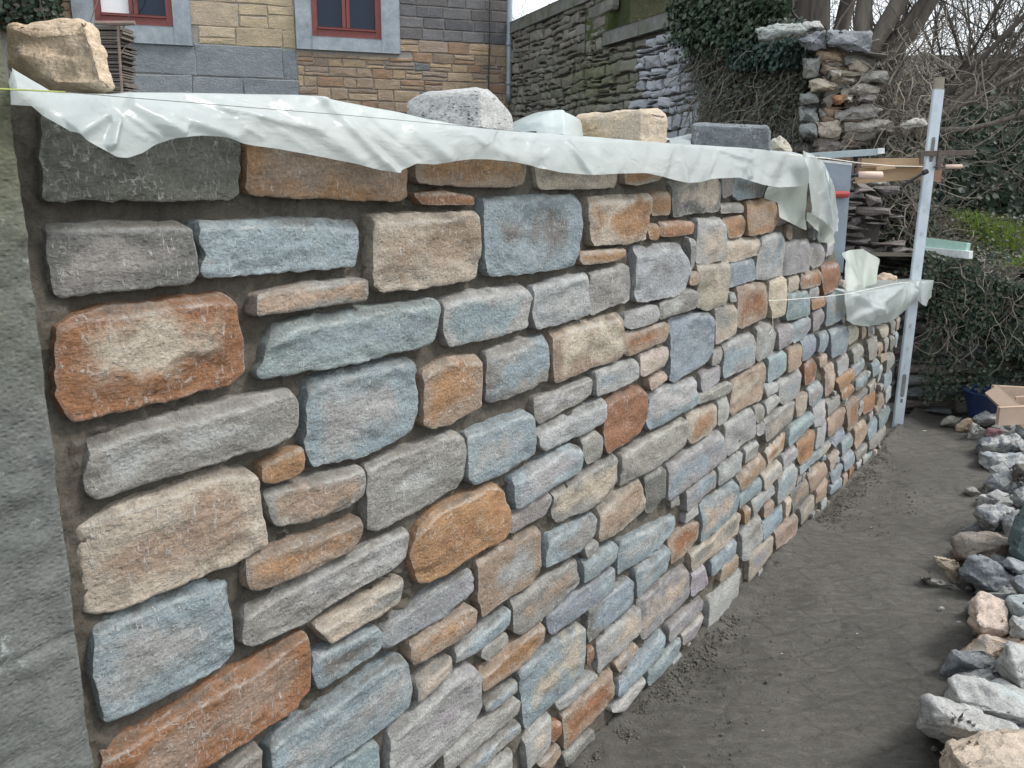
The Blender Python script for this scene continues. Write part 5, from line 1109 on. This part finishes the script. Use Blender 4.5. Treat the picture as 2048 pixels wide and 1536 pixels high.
M_SOIL=simple('leaf_litter',(.06,.05,.038),.95,var=.4,scale=20,bump=.04,bscale=30,base2=(.09,.08,.05),s2=2)
def terr_h(d,x,y): return zr-.02+.08*d+.12*max(0,y-9.0)
def terrain():
    V=[];F=[]; nx,ny=110,110; X=np.linspace(-1.0,16,nx+1); Y=np.linspace(5.36,30,ny+1)
    XX,YY=np.meshgrid(X,Y); P=np.c_[XX.ravel(),YY.ravel(),np.zeros(XX.size)]
    d=np.clip(P[:,1]-5.6,0,None); z=np.array([terr_h(a,b,c)+.12*sn(b*.7,c*.7,51) for a,b,c in zip(d,P[:,0],P[:,1])])+fbm(P*3,3,51)*.03
    z=np.where(P[:,0]<(HC.x+(12.5-P[:,1])*.364+.3), 1.0, z)
    b=(nx+1)
    return np.c_[P[:,:2],z],[(j*b+i,j*b+i+1,(j+1)*b+i+1,(j+1)*b+i) for j in range(ny) for i in range(nx)]
V,F=terrain(); tag(mesh_obj('hillside',V,F,M_SOIL),kind='structure')
def tz(x,y):
    d=max(0,y-5.6); return terr_h(d,x,y)+.12*sn(x*.7,y*.7,51)
LEAF=[(0,0,0),(.5,.25,.08),(.42,.75,.02),(0,1.1,-.06),(-.42,.75,.02),(-.5,.25,.08)]
def leaves(n,sampler,size,cols,seed,up=.3,mat=None,name='foliage',droop=0):
    rs=np.random.RandomState(seed); V=[];F=[];C=[]
    for k in range(n):
        p,nrm=sampler(rs); s=size*rs.uniform(.55,1.3)
        nrm=Vector(nrm)+Vector(rs.normal(0,.55,3)); nrm.normalize(); t=Vector(rs.normal(0,1,3))+Vector((0,0,-droop)); t=(t-nrm*t.dot(nrm)); t.normalize(); q=nrm.cross(t)
        b=len(V); V+=[tuple(p+q*(x*s)+t*(y*s)+nrm*(z*s)) for x,y,z in LEAF]; F.append((b,b+1,b+2,b+3)); F.append((b,b+3,b+4,b+5))
        c=np.array(cols[rs.randint(len(cols))])*rs.uniform(.7,1.35); C+=[tuple(c)]*6
    return mesh_obj(name,V,F,mat or M_LEAF,None,{'colA':np.array(C)},smooth=False)
def leaf_mat():
    M=Mat('leaf',.5); M.col(M.attr('colA')); M.b.inputs['Specular IOR Level'].default_value=.35
    nt=M.nt; tr=N(nt,'ShaderNodeBsdfTranslucent'); M.L(M.attr('colA'),tr.inputs[0]); mx=N(nt,'ShaderNodeMixShader'); mx.inputs[0].default_value=.2
    M.L(M.b.outputs[0],mx.inputs[1]); M.L(tr.outputs[0],mx.inputs[2]); M.L(mx.outputs[0],nt.nodes['Material Output'].inputs[0]); return M.m
M_LEAF=leaf_mat(); M_TWIG=simple('twig_bark',(.2,.17,.14),.9,attr=True,bump=.002,bscale=60,var=.3)
GIV=[(.028,.05,.03),(.04,.065,.038),(.055,.075,.045),(.022,.04,.026),(.07,.085,.06)]
GDR=[(.10,.095,.06),(.075,.07,.05),(.13,.12,.08)]
def wig(rs,p,d,n,step,amp,grav=0):
    P=[Vector(p)]; d=Vector(d).normalized()
    for i in range(n):
        d=(d+Vector(rs.normal(0,amp,3))+Vector((0,0,grav))).normalized(); P.append(P[-1]+d*step)
    return P
def stems(mb,n,start,dirf,ln,r,seed,amp=.25,grav=0,cols=((.19,.165,.135),(.13,.11,.09),(.24,.21,.175)),k=4,seg=9,branch=0):
    rs=np.random.RandomState(seed)
    for i in range(n):
        p=start(rs); L=ln*rs.uniform(.5,1.3); rr=r*rs.uniform(.5,1.4); c=tuple(np.array(cols[rs.randint(len(cols))])*rs.uniform(.7,1.25))
        P=wig(rs,p,dirf(rs),seg,L/seg,amp,grav); mb.tube(P,[rr*(1-.75*j/seg) for j in range(seg+1)],k,c)
        for b in range(branch):
            j=rs.randint(2,seg); Q=wig(rs,P[j],(P[j]-P[j-1]).normalized()+Vector(rs.normal(0,.6,3)),6,L*.5/6,amp,grav); mb.tube(Q,[rr*.45*(1-.7*t/6) for t in range(7)],3,c)

# ivy over the old wall
def ivy_on(plane,xr,yr,wr,dens=None):
    def f(rs):
        while True:
            x=rs.uniform(*xr); y=rs.uniform(*yr)
            if dens is None or rs.rand()<dens(x,y): break
        u,z=plane.uv(x,y); return plane.pt(u,z,rs.uniform(*wr)), plane.n+Z*.5
    return f
iv=thing('ivy','curtain of dry brown and green ivy hanging over the old garden wall and its coping','ivy',BP.pt(u5,1.2,.1))
def dens1(x,y):
    e=(x-1372)/60+ (y-70)/160*.0; left=1/(1+math.exp(-(x-(1400+max(0,60-y)*-.3+max(0,y-90)*.25))/14)); n=.5+.5*float(sn(x*.03,y*.03,61)); return left*n*(1 if y<220 else .35)
child(leaves(7000,ivy_on(BP,(1350,1640),(40,285),(.04,.16),dens1),.024,[(.085,.11,.085),(.11,.13,.10),(.07,.09,.07),(.14,.15,.12)]+GDR,71),iv)
def dens2(x,y): return 1.0 if (y<88-(x-1440)*.1) or (y<100 and 1480<x<1540) else .25*math.exp(-(y-90)/40)
o=leaves(11000,ivy_on(BP,(1385,1570),(-30,120),(-.1,.28),dens2),.034,[(.04,.07,.04),(.055,.09,.05),(.075,.10,.06),(.03,.055,.035),(.09,.11,.075)],72,name='bushy_top'); child(o,iv)
o=leaves(2200,ivy_on(BP,(1500,1640),(82,140),(.1,.25)),.030,[(.05,.09,.07),(.04,.075,.06),(.03,.055,.045)],73,name='green_tuft'); child(o,iv)
m=MB(); stems(m,430,lambda rs:(lambda x,y:(lambda q:BP.pt(q[0],q[1],rs.uniform(.06,.12)))(BP.uv(x,y)))(rs.uniform(1395,1640),rs.uniform(60,260)),lambda rs:-Z+BP.e*rs.normal(0,.5),.42,.0045,74,.35,-.12,cols=((.24,.23,.19),(.15,.14,.115),(.26,.24,.20),(.10,.095,.075)))
child(m.build('dead_stems',M_TWIG),iv)

# ivy bank over the retaining wall
def bank(rs):
    x=rs.uniform(1822,2120); 
    while True:
        y=rs.uniform(495,790); n=.5+.5*float(sn(x*.02,y*.02,81)); top=512+(x-1850)*.35
        lim=640+(55*n)-(x<1870)*45+max(0,x-1950)*.7
        if y>top-10 and (y<lim or rs.rand()<.12) and rs.rand()<.35+n: break
    u,z=RP.uv(x,y); k=max(0,(zr-z)); return RP.pt(u,z,.05+rs.uniform(0,.16)+.06*n),RP.n+Z*.6
ib=thing('ivy_bank','thick dark ivy hanging over the low retaining wall right of the metal straight edge','ivy',RP.pt(.8,0,.1))
child(leaves(19000,bank,.019,GIV+GDR[:1],82,droop=.3),ib)
m=MB(); stems(m,200,lambda rs:(lambda q:RP.pt(q[0],q[1],rs.uniform(.12,.24)))(RP.uv(rs.uniform(1835,2060),rs.uniform(510,670))),lambda rs:-Z+RP.e*rs.normal(0,.9),.35,.003,83,.45,-.05); child(m.build('dead_stems',M_TWIG),ib)
# upper ivy slope and bank top
def slope(rs):
    x=rs.uniform(2.2,6.4); y=rs.uniform(5.3,8.0); return Vector((x,y,tz(x,y)+rs.uniform(0,.12))),Z
tag(leaves(14000,slope,.024,GIV+GDR,84,name='ivy_ground_cover'),'ivy and weeds covering the bank above the retaining wall','ground cover',kind='stuff')
def grassp(rs):
    while True:
        t=rs.rand(); x=1885+t*190; y=395+t*140+rs.normal(0,16+10*t)
        q=on_hill(x,y)
        if q is not None: return q
def on_hill(px,py):
    r=ray(px,py); best=None
    for Yv in np.linspace(5.6,14,70):
        t=Yv/r.y; z=EYE+r.z*t
        if z<tz(r.x*t,Yv): return Vector((r.x*t,Yv,tz(r.x*t,Yv)))
    return None
rs=np.random.RandomState(91); V=[];F=[];C=[]
for k in range(9000):
    p=grassp(rs); h=rs.uniform(.03,.09); a=rs.uniform(0,math.pi); w=.004; d=Vector((math.cos(a)*w,math.sin(a)*w,0)); l=Vector(rs.normal(0,.025,3)); b=len(V)
    V+=[tuple(p-d),tuple(p+d),tuple(p+l+Z*h)]; F.append((b,b+1,b+2)); c=np.array([(.20,.32,.05),(.15,.25,.04),(.26,.34,.07),(.26,.25,.12)][rs.randint(4)])*rs.uniform(.8,1.3); C+=[tuple(c)]*3
tag(mesh_obj('grass',V,F,M_LEAF,None,{'colA':np.array(C)},smooth=False),'strip of bright green grass on the bank at the right edge','grass',kind='stuff')

# dark ivy hedge behind the grass
def hedge(rs):
    while True:
        x=rs.uniform(1780,2140); y=rs.uniform(205,500); top=250-(x-1900)*.05+25*float(sn(x*.02,0,85)); bot=400+max(0,(x-1900))*.62
        if top<y<bot and (x>1890 or rs.rand()<.25): break
    D=9.2-(y-250)/250*1.2; return at_y(x,y,D)+Vector(rs.normal(0,.12,3)),Vector((-.2,-1,.5))
hg=thing('ivy_hedge','dark green ivy hedge behind the grass strip at the right edge','hedge',at_y(2000,420,8.8)); child(leaves(8500,hedge,.06,GIV[:4],86),hg)
m=MB(); stems(m,90,lambda rs:at_y(rs.uniform(1880,2080),rs.uniform(250,480),8.3),lambda rs:Vector((rs.normal(0,.7),0,rs.normal(.3,.6))),.7,.006,87,.2); child(m.build('branches',M_TWIG),hg)

# ---- trees and scrub
BK=((.125,.105,.085),(.085,.07,.058),(.17,.145,.12),(.065,.057,.047))
def tree(name,label,cat,base,trunks,seed,twigs,group=None,cr=1.0,tw=.009):
    t=thing(name,label,cat,base,group); rs=np.random.RandomState(seed); m=MB(); ends=[]
    for (d,L,r) in trunks:
        P=wig(rs,base+Vector((rs.normal(0,.06),rs.normal(0,.06),-.1)),d,12,L/12,.07); c=tuple(np.array(BK[rs.randint(3)])*rs.uniform(.7,.95)); m.tube(P,[r*(1-.6*i/12) for i in range(13)],9,c)
        ends+=[(P[i],(P[i]-P[i-1]).normalized(),r*(1-.6*i/12)) for i in range(3,13)]
    tr=m.build('trunk',M_BARK,t,True); c2=MB()
    for i in range(twigs):
        p,d,r=ends[rs.randint(len(ends))]; L=rs.uniform(.5,1.5)*cr; P=wig(rs,p,d+Vector(rs.normal(0,.75,3)),8,L/8,.16); rr=min(r*.5,tw*rs.uniform(.6,2)); c=tuple(np.array(BK[rs.randint(4)])*rs.uniform(.8,1.3))
        c2.tube(P,[rr*(1-.75*j/8) for j in range(9)],4,c)
        for b in range(3):
            j=rs.randint(2,8); Q=wig(rs,P[j],(P[j]-P[j-1]).normalized()+Vector(rs.normal(0,.6,3)),5,L*.4/5,.2); c2.tube(Q,[rr*.4*(1-.6*q/5) for q in range(6)],3,c)
    o=c2.build('crown',M_TWIG,t); return t
M_BARK=simple('bark',(.2,.17,.14),.95,attr=True,var=.35,scale=14,bump=.02,bscale=22,stretch=(1,1,.25))
V3=lambda *a: Vector(a)
tree('tree','thick leaning multi stemmed tree behind the ruined cap slab','tree',at_y(1600,85,7.4),[(V3(-.08,.1,1),2.6,.10),(V3(.05,0,1),2.7,.12),(V3(.16,.1,1),2.6,.09),(V3(.0,.2,1),2.4,.07)],101,50,cr=.9)
tree('tree','slender brown stems rising straight behind the ruin','tree',at_y(1655,90,7.8),[(V3(.05,.1,1),2.6,.07),(V3(.22,.1,1),2.6,.06),(V3(-.1,.1,1),2.4,.05),(V3(.12,-.1,1),2.5,.05)],102,80)
tree('tree','tree with branches sweeping up and right above the ruin','tree',at_y(1745,110,7.2),[(V3(.35,.05,1),2.6,.075),(V3(.5,0,.8),2.7,.06),(V3(.15,.1,1),2.5,.065),(V3(.65,.1,.7),2.5,.045),(V3(-.1,.1,1),2.2,.04)],103,80)
tree('scrub','tangled bare scrub with a long branch crossing above the straight edge','shrub',at_y(1805,250,7.0),[(V3(.9,0,.45),2.4,.030),(V3(.6,.1,.8),2.3,.028),(V3(1,.0,.15),2.2,.024),(V3(.2,.1,1),2.0,.03),(V3(1,-.1,.7),2.4,.02)],104,120,cr=.75,tw=.006)
for i,(px,py,D,lb) in enumerate([(1700,300,9.5,'bare twiggy shrub directly behind the broken wall stones'),(1850,330,10.0,'bare twiggy shrub behind the top of the straight edge'),(1950,290,11.0,'bare twiggy shrub above the ivy hedge'),(2050,300,10.0,'bare twiggy shrub at the right border above the hedge'),(1500,160,11.5,'bare twiggy shrub showing above the ivy covered coping'),(1330,120,12.0,'bare twiggy shrub against the sky above the lower coping'),(1080,120,15.0,'bare twiggy shrub against the sky right of the house'),(1780,300,12.0,'bare twiggy shrub deep in the thicket'),(1990,300,13.0,'tall bare shrub against the bright sky at the right')]):
    b=at_y(px,py,D); b.z=tz(b.x,b.y) if b.y>5.6 else b.z
    if px<1400: b.z=min(b.z,1.8)
    tree('bare_shrub',lb,'shrub',b,[(V3(np.sin(k*1.3+i)*.6,np.cos(k*2.1)*.3,1),2.0 if px<1400 else 2.4,.022) for k in range(6)],110+i,190,'bare shrubs of the thicket',cr=.85,tw=.0055)
# roots and dead stems tangled beside the ruin
m=MB(); stems(m,300,lambda rs:at_y(rs.uniform(1745,1860),rs.uniform(100,540),6.15+rs.uniform(-.15,.3)),lambda rs:Vector((rs.normal(0,.6),rs.normal(0,.2),rs.normal(-.2,.8))),.55,.006,131,.45,cols=((.21,.185,.15),(.13,.115,.095),(.27,.24,.19)),branch=1)
tag(recenter(m.build('tangled_roots',M_TWIG),at_y(1790,540,6.1)),'pale tangled roots and creeper stems hanging between the ruin and the straight edge','roots')
def brush(rs):
    x=rs.uniform(1740,1870); y=rs.uniform(380,600); return at_y(x,y,6.35+rs.uniform(-.1,.2)),Vector((-.2,-1,.4))
tag(leaves(4500,brush,.035,GIV+GDR,132,name='ivy_clump'),'ivy clump between the dark broken masonry and the straight edge','ivy')
m=MB(); 
def hill_dark(rs):
    x=rs.uniform(1640,2150); y=rs.uniform(215,340); return at_y(x,y,rs.uniform(9.5,13))+Vector((0,0,0)),Vector((0,-1,.4))
tag(leaves(5000,hill_dark,.07,[(.07,.06,.045),(.05,.045,.035),(.09,.08,.06),(.045,.055,.035)],133,name='undergrowth'),'brown undergrowth and dead leaves on the slope behind the thicket','undergrowth',kind='stuff')
def bleft(rs): x=rs.uniform(-40,120); y=rs.uniform(-60,60); return at_y(x,y,rs.uniform(10,10.8)),Vector((0,-1,.3))
bs=thing('bush','dark green bush beside the house behind the tan boulder','bush',at_y(50,250,10.4)); bs.location.z=0
child(leaves(3500,bleft,.05,GIV[:4]+[(.12,.11,.09)],134),bs); m=MB(); stems(m,40,lambda rs:Vector((at_y(50,0,10.4).x+rs.normal(0,.2),10.4,0)),lambda rs:Vector((rs.normal(0,.12),0,1)),3.6,.02,135,.1); child(m.build('stems',M_TWIG),bs)

# ================================================================= STRAIGHT EDGE, FORMWORK, CLAMPS
M_ALU=simple('aluminium',(.60,.66,.71),.42,var=.10,scale=7,bump=.0008,bscale=40,metal=.25,base2=(.46,.52,.56),thr=(.52,.66),s2=4)
M_DARKS=simple('dark_slot',(.20,.19,.18),.8,bump=0); M_WOOD=simple('new_pine',(.46,.31,.185),.7,var=.16,scale=5,bump=.001,stretch=(1,1,8)); M_PINK=simple('turned_wood',(.62,.44,.36),.6,var=.08,bump=.0004)
M_RUST=simple('rusty_steel',(.13,.10,.085),.6,var=.3,scale=30,bump=.001,metal=.4); M_BLK=simple('blackened_steel',(.03,.035,.04),.45,bump=0,metal=.5)
M_GREYW=simple('grey_weathered_wood',(.28,.24,.19),.8,var=.2,scale=8,bump=.001)
M_BOARD=simple('grey_plastic_board',(.22,.26,.31),.5,var=.10,scale=5,bump=.0005,base2=(.27,.31,.35)); M_REDT=simple('red_plastic',(.38,.04,.035),.45,bump=0)
RB=ground(1794,858); RYd=RB.y
def pq(x,y,Y=RYd): return at_y(x,y,Y)
def bar(mb,a,b,w,t,side=None,c=(1,1,1),bev=0):        # rectangular bar from a to b, width w across the view, thickness t in depth
    a,b=Vector(a),Vector(b); d=(b-a); L=d.length; d/=L; s=side or Vector((0,1,0)).cross(d).normalized(); q=d.cross(s).normalized(); mb.box((a+b)/2,d*L/2,s*w/2,q*t/2,c,bev)
rod=thing('straight_edge','long aluminium straight edge standing upright at the far end of the new wall','straight edge',RB)
top_=pq(1877,178); bot=pq(1794,857); rw=(pq(1803,857)-pq(1784,857)).length
m=MB(); bar(m,bot,top_,rw,.026,bev=.003); m.build('profile',M_ALU,rod)
m=MB(); bar(m,top_+(top_-bot).normalized()*.001,pq(1878.5,154),rw*.93,.018,bev=.002); m.build('end_plug',M_GREYW,rod)
ax=(top_-bot).normalized()
def on_rod(y): t=(y-857)/(178-857.); return bot+(top_-bot)*t
def slot(y0,y1,w,mat,nm):
    m=MB(); a,b=on_rod(y0)-Vector((0,.0145,0)),on_rod(y1)-Vector((0,.0145,0)); s=Vector((0,1,0)).cross(ax).normalized(); P=[]
    for k in range(13): th=math.pi*k/12; P.append(a+s*w/2*math.cos(th)-ax*w/2*math.sin(th))
    for k in range(13): th=math.pi*k/12; P.append(b-s*w/2*math.cos(th)+ax*w/2*math.sin(th))
    m.prism(P,Vector((0,-.0015,0))); m.build(nm,mat,rod)
slot(310,270,.020,M_DARKS,'grip_slot'); slot(783,742,.022,M_DARKS,'grip_slot')
for y in (406,452,517,637,685,720,795): slot(y+2,y-2,.014,simple('cement_stain',(.50,.54,.56),.8,bump=0) if y!=795 else M_DARKS,'stain')
# timber cleats behind it
def board(name,label,x0,y0,x1,y1,w,t,Y,mat,cat='timber',bev=.002,Y2=None):
    m=MB(); bar(m,pq(x0,y0,Y),pq(x1,y1,Y2 or Y),w,t,bev=bev); o=m.build(name,mat); recenter(o,pq((x0+x1)/2,(y0+y1)/2,Y)); return tag(o,label,cat)
board('timber_batten','upper new pine batten clamped behind the straight edge',1719,325,1845,325,.045,.05,RYd+.06,M_WOOD)
board('timber_plank','wider new pine plank below the upper batten, slightly tilted',1712,352,1878,340,.085,.03,RYd+.10,M_WOOD)
board('timber_offcut','small reddish block of timber just right of the straight edge',1866,346,1880,346,.10,.04,RYd+.05,simple('red_pine',(.36,.20,.13),.7))
board('wooden_peg','rounded light wooden peg lying on the tilted plank',1752,338,1790,334,.022,.02,RYd+.02,M_WOOD,'peg',.006)
# clamp on the straight edge
cl=thing('screw_clamp','rusty screw clamp with a wooden handle gripping the straight edge','clamp',pq(1880,325))
Yf=RYd-.03
m=MB(); bar(m,pq(1842,307,Yf),pq(1948,305.5,Yf),.028,.01,bev=.002); m.build('bar',M_GREYW if False else M_RUST,cl)
m=MB(); bar(m,pq(1843,303,Yf),pq(1843,328,Yf),.018,.02,bev=.002); m.build('jaw',M_RUST,cl); m=MB(); bar(m,pq(1879,300,Yf),pq(1876,340,Yf),.02,.02,bev=.002); m.build('jaw',M_RUST,cl)
m=MB(); m.tube([pq(1868,334,Yf),pq(1895,334,Yf)],.006,8); m.build('screw',M_RUST,cl)
m=MB(); m.tube([pq(1890,333,Yf),pq(1893,333,Yf),pq(1905,333,Yf),pq(1923,333,Yf),pq(1924,333,Yf)],[.006,.012,.0115,.0125,.008],12); m.build('handle',M_PINK,cl,True)
cl=thing('screw_clamp','blackened screw clamp with a thick pinkish wooden handle beside the grey board','clamp',pq(1710,350,4.6))
m=MB(); m.tube([pq(1681,347,4.5),pq(1700,350,4.5),pq(1718,351,4.5)],.008,8); m.tube([pq(1681,341,4.5),pq(1681,354,4.5)],.012,10); m.build('screw',M_BLK,cl)
m=MB(); m.tube([pq(1716,351,4.5),pq(1718,351,4.5),pq(1735,350,4.5),pq(1763,351,4.5),pq(1765,351,4.5)],[.01,.020,.0185,.020,.012],14); m.build('handle',M_PINK,cl,True)
m=MB(); bar(m,pq(1694,320,4.53),pq(1698,353,4.53),.02,.02); m.build('jaw',M_RUST,cl); m=MB(); bar(m,pq(1704,322,4.53),pq(1704,348,4.53),.012,.02); m.build('jaw',M_RUST,cl); m=MB(); bar(m,pq(1722,325,4.53),pq(1708,352,4.53),.012,.012); m.build('jaw',M_RUST,cl)
m=MB(); m.tube([pq(1806,371,RYd-.02),pq(1852,343,RYd-.05)],.008,8); m.tube([pq(1846,346.5,RYd-.05),pq(1855,342,RYd-.05)],.014,8); tag(recenter(m.build('steel_bolt',M_BLK),pq(1806,371)),'black steel bolt hanging diagonally across the straight edge under the timber','bolt')
# grey board behind the wall end
m=MB(); YB=4.3; P=[pq(x,y,YB) for x,y in ((1632,322),(1704,330),(1686,545),(1632,545))]; m.prism(P,Vector((0,.02,0))); bd=tag(recenter(m.build('formwork_board',M_BOARD),pq(1665,540,YB)),'upright blue grey formwork board behind the sheet covered wall end','board')
m=MB(); m.prism([pq(x,y,YB-.002) for x,y in ((1632,318),(1704,326),(1704,331),(1632,323))],Vector((0,.024,0))); m.build('board_edge',simple('bright_edge',(.6,.62,.6),.6,bump=0),bd)
m=MB(); m.tube([pq(1664,389,YB-.02),pq(1696,389,YB-.02)],.016,12); tag(m.build('red_roll',M_REDT),'red plastic sleeve in front of the formwork board','sleeve')
m=MB(); bar(m,pq(1615,313,5.0),pq(1752,304,5.0),.036,.05,bev=.002); o=tag(recenter(m.build('metal_profile',simple('galvanised',(.36,.42,.43),.5,var=.1,bump=0,metal=.2)),pq(1680,308,5.0)),'galvanised metal channel lying across behind the formwork board','metal profile')
m=MB(); bar(m,pq(1752.5,303,4.99),pq(1766,301.5,4.99),.030,.045); m.build('plastic_end',simple('white_plastic',(.75,.76,.74),.5,bump=0),o)
# planks lying on the ivy
board('green_plank','pale green painted plank resting on the ivy bank',1845,484,1936,496,.055,.03,5.5,simple('mint_paint',(.38,.56,.47),.5,var=.08,bump=.0004),'plank',Y2=5.15)
board('white_plank','white peeling plank under the pale green one',1848,501,1942,510,.045,.03,5.45,simple('white_paint',(.68,.70,.68),.6,var=.2,scale=16,bump=.001,base2=(.35,.36,.34),thr=(.58,.66),s2=18),'plank',Y2=5.1)
# timber frame and tub at the right border
YT=4.62
fr=thing('box_frame','new pine box frame lying tilted on the rubble at the right border','timber frame',pq(2020,840,YT))
def fbar(a,b,ya,yb,w,t): 
    m=MB(); bar(m,pq(*a,ya),pq(*b,yb),w,t,bev=.002); m.build('rail',M_PINEF,fr)
M_PINEF=simple('pale_pine',(.46,.34,.25),.7,var=.12,scale=6,bump=.001)
fbar((1982,784),(2090,790),YT+.25,YT+.3,.085,.02); fbar((1984,780),(2062,852),YT+.22,YT-.05,.085,.024); fbar((1996,832),(2110,826),YT-.1,YT-.05,.10,.024); fbar((2030,805),(2110,800),YT+.12,YT+.1,.07,.02)
tb=thing('blue_tub','dark blue plastic tub partly hidden by the stone heap and the timber frame','tub',pq(1975,835,YT+.1))
m=MB(); c0=pq(1974,836,YT+.38); c1=c0+Vector((-.02,0,.165)); k=28
V=[];F=[]
for (c,r) in ((c0,.10),(c1,.13),(c1+Z*.006,.138),(c1+Z*.006,.125),(c0+Z*.01,.095)): V+=[c+Vector((math.cos(2*math.pi*i/k)*r,math.sin(2*math.pi*i/k)*r,0)) for i in range(k)]
F=[(j*k+i,j*k+(i+1)%k,(j+1)*k+(i+1)%k,(j+1)*k+i) for j in range(4) for i in range(k)]+[tuple(range(4*k,5*k))]
m.add(V,F); m.build('tub_body',simple('navy_plastic',(.012,.03,.10),.35,bump=0),tb,True)
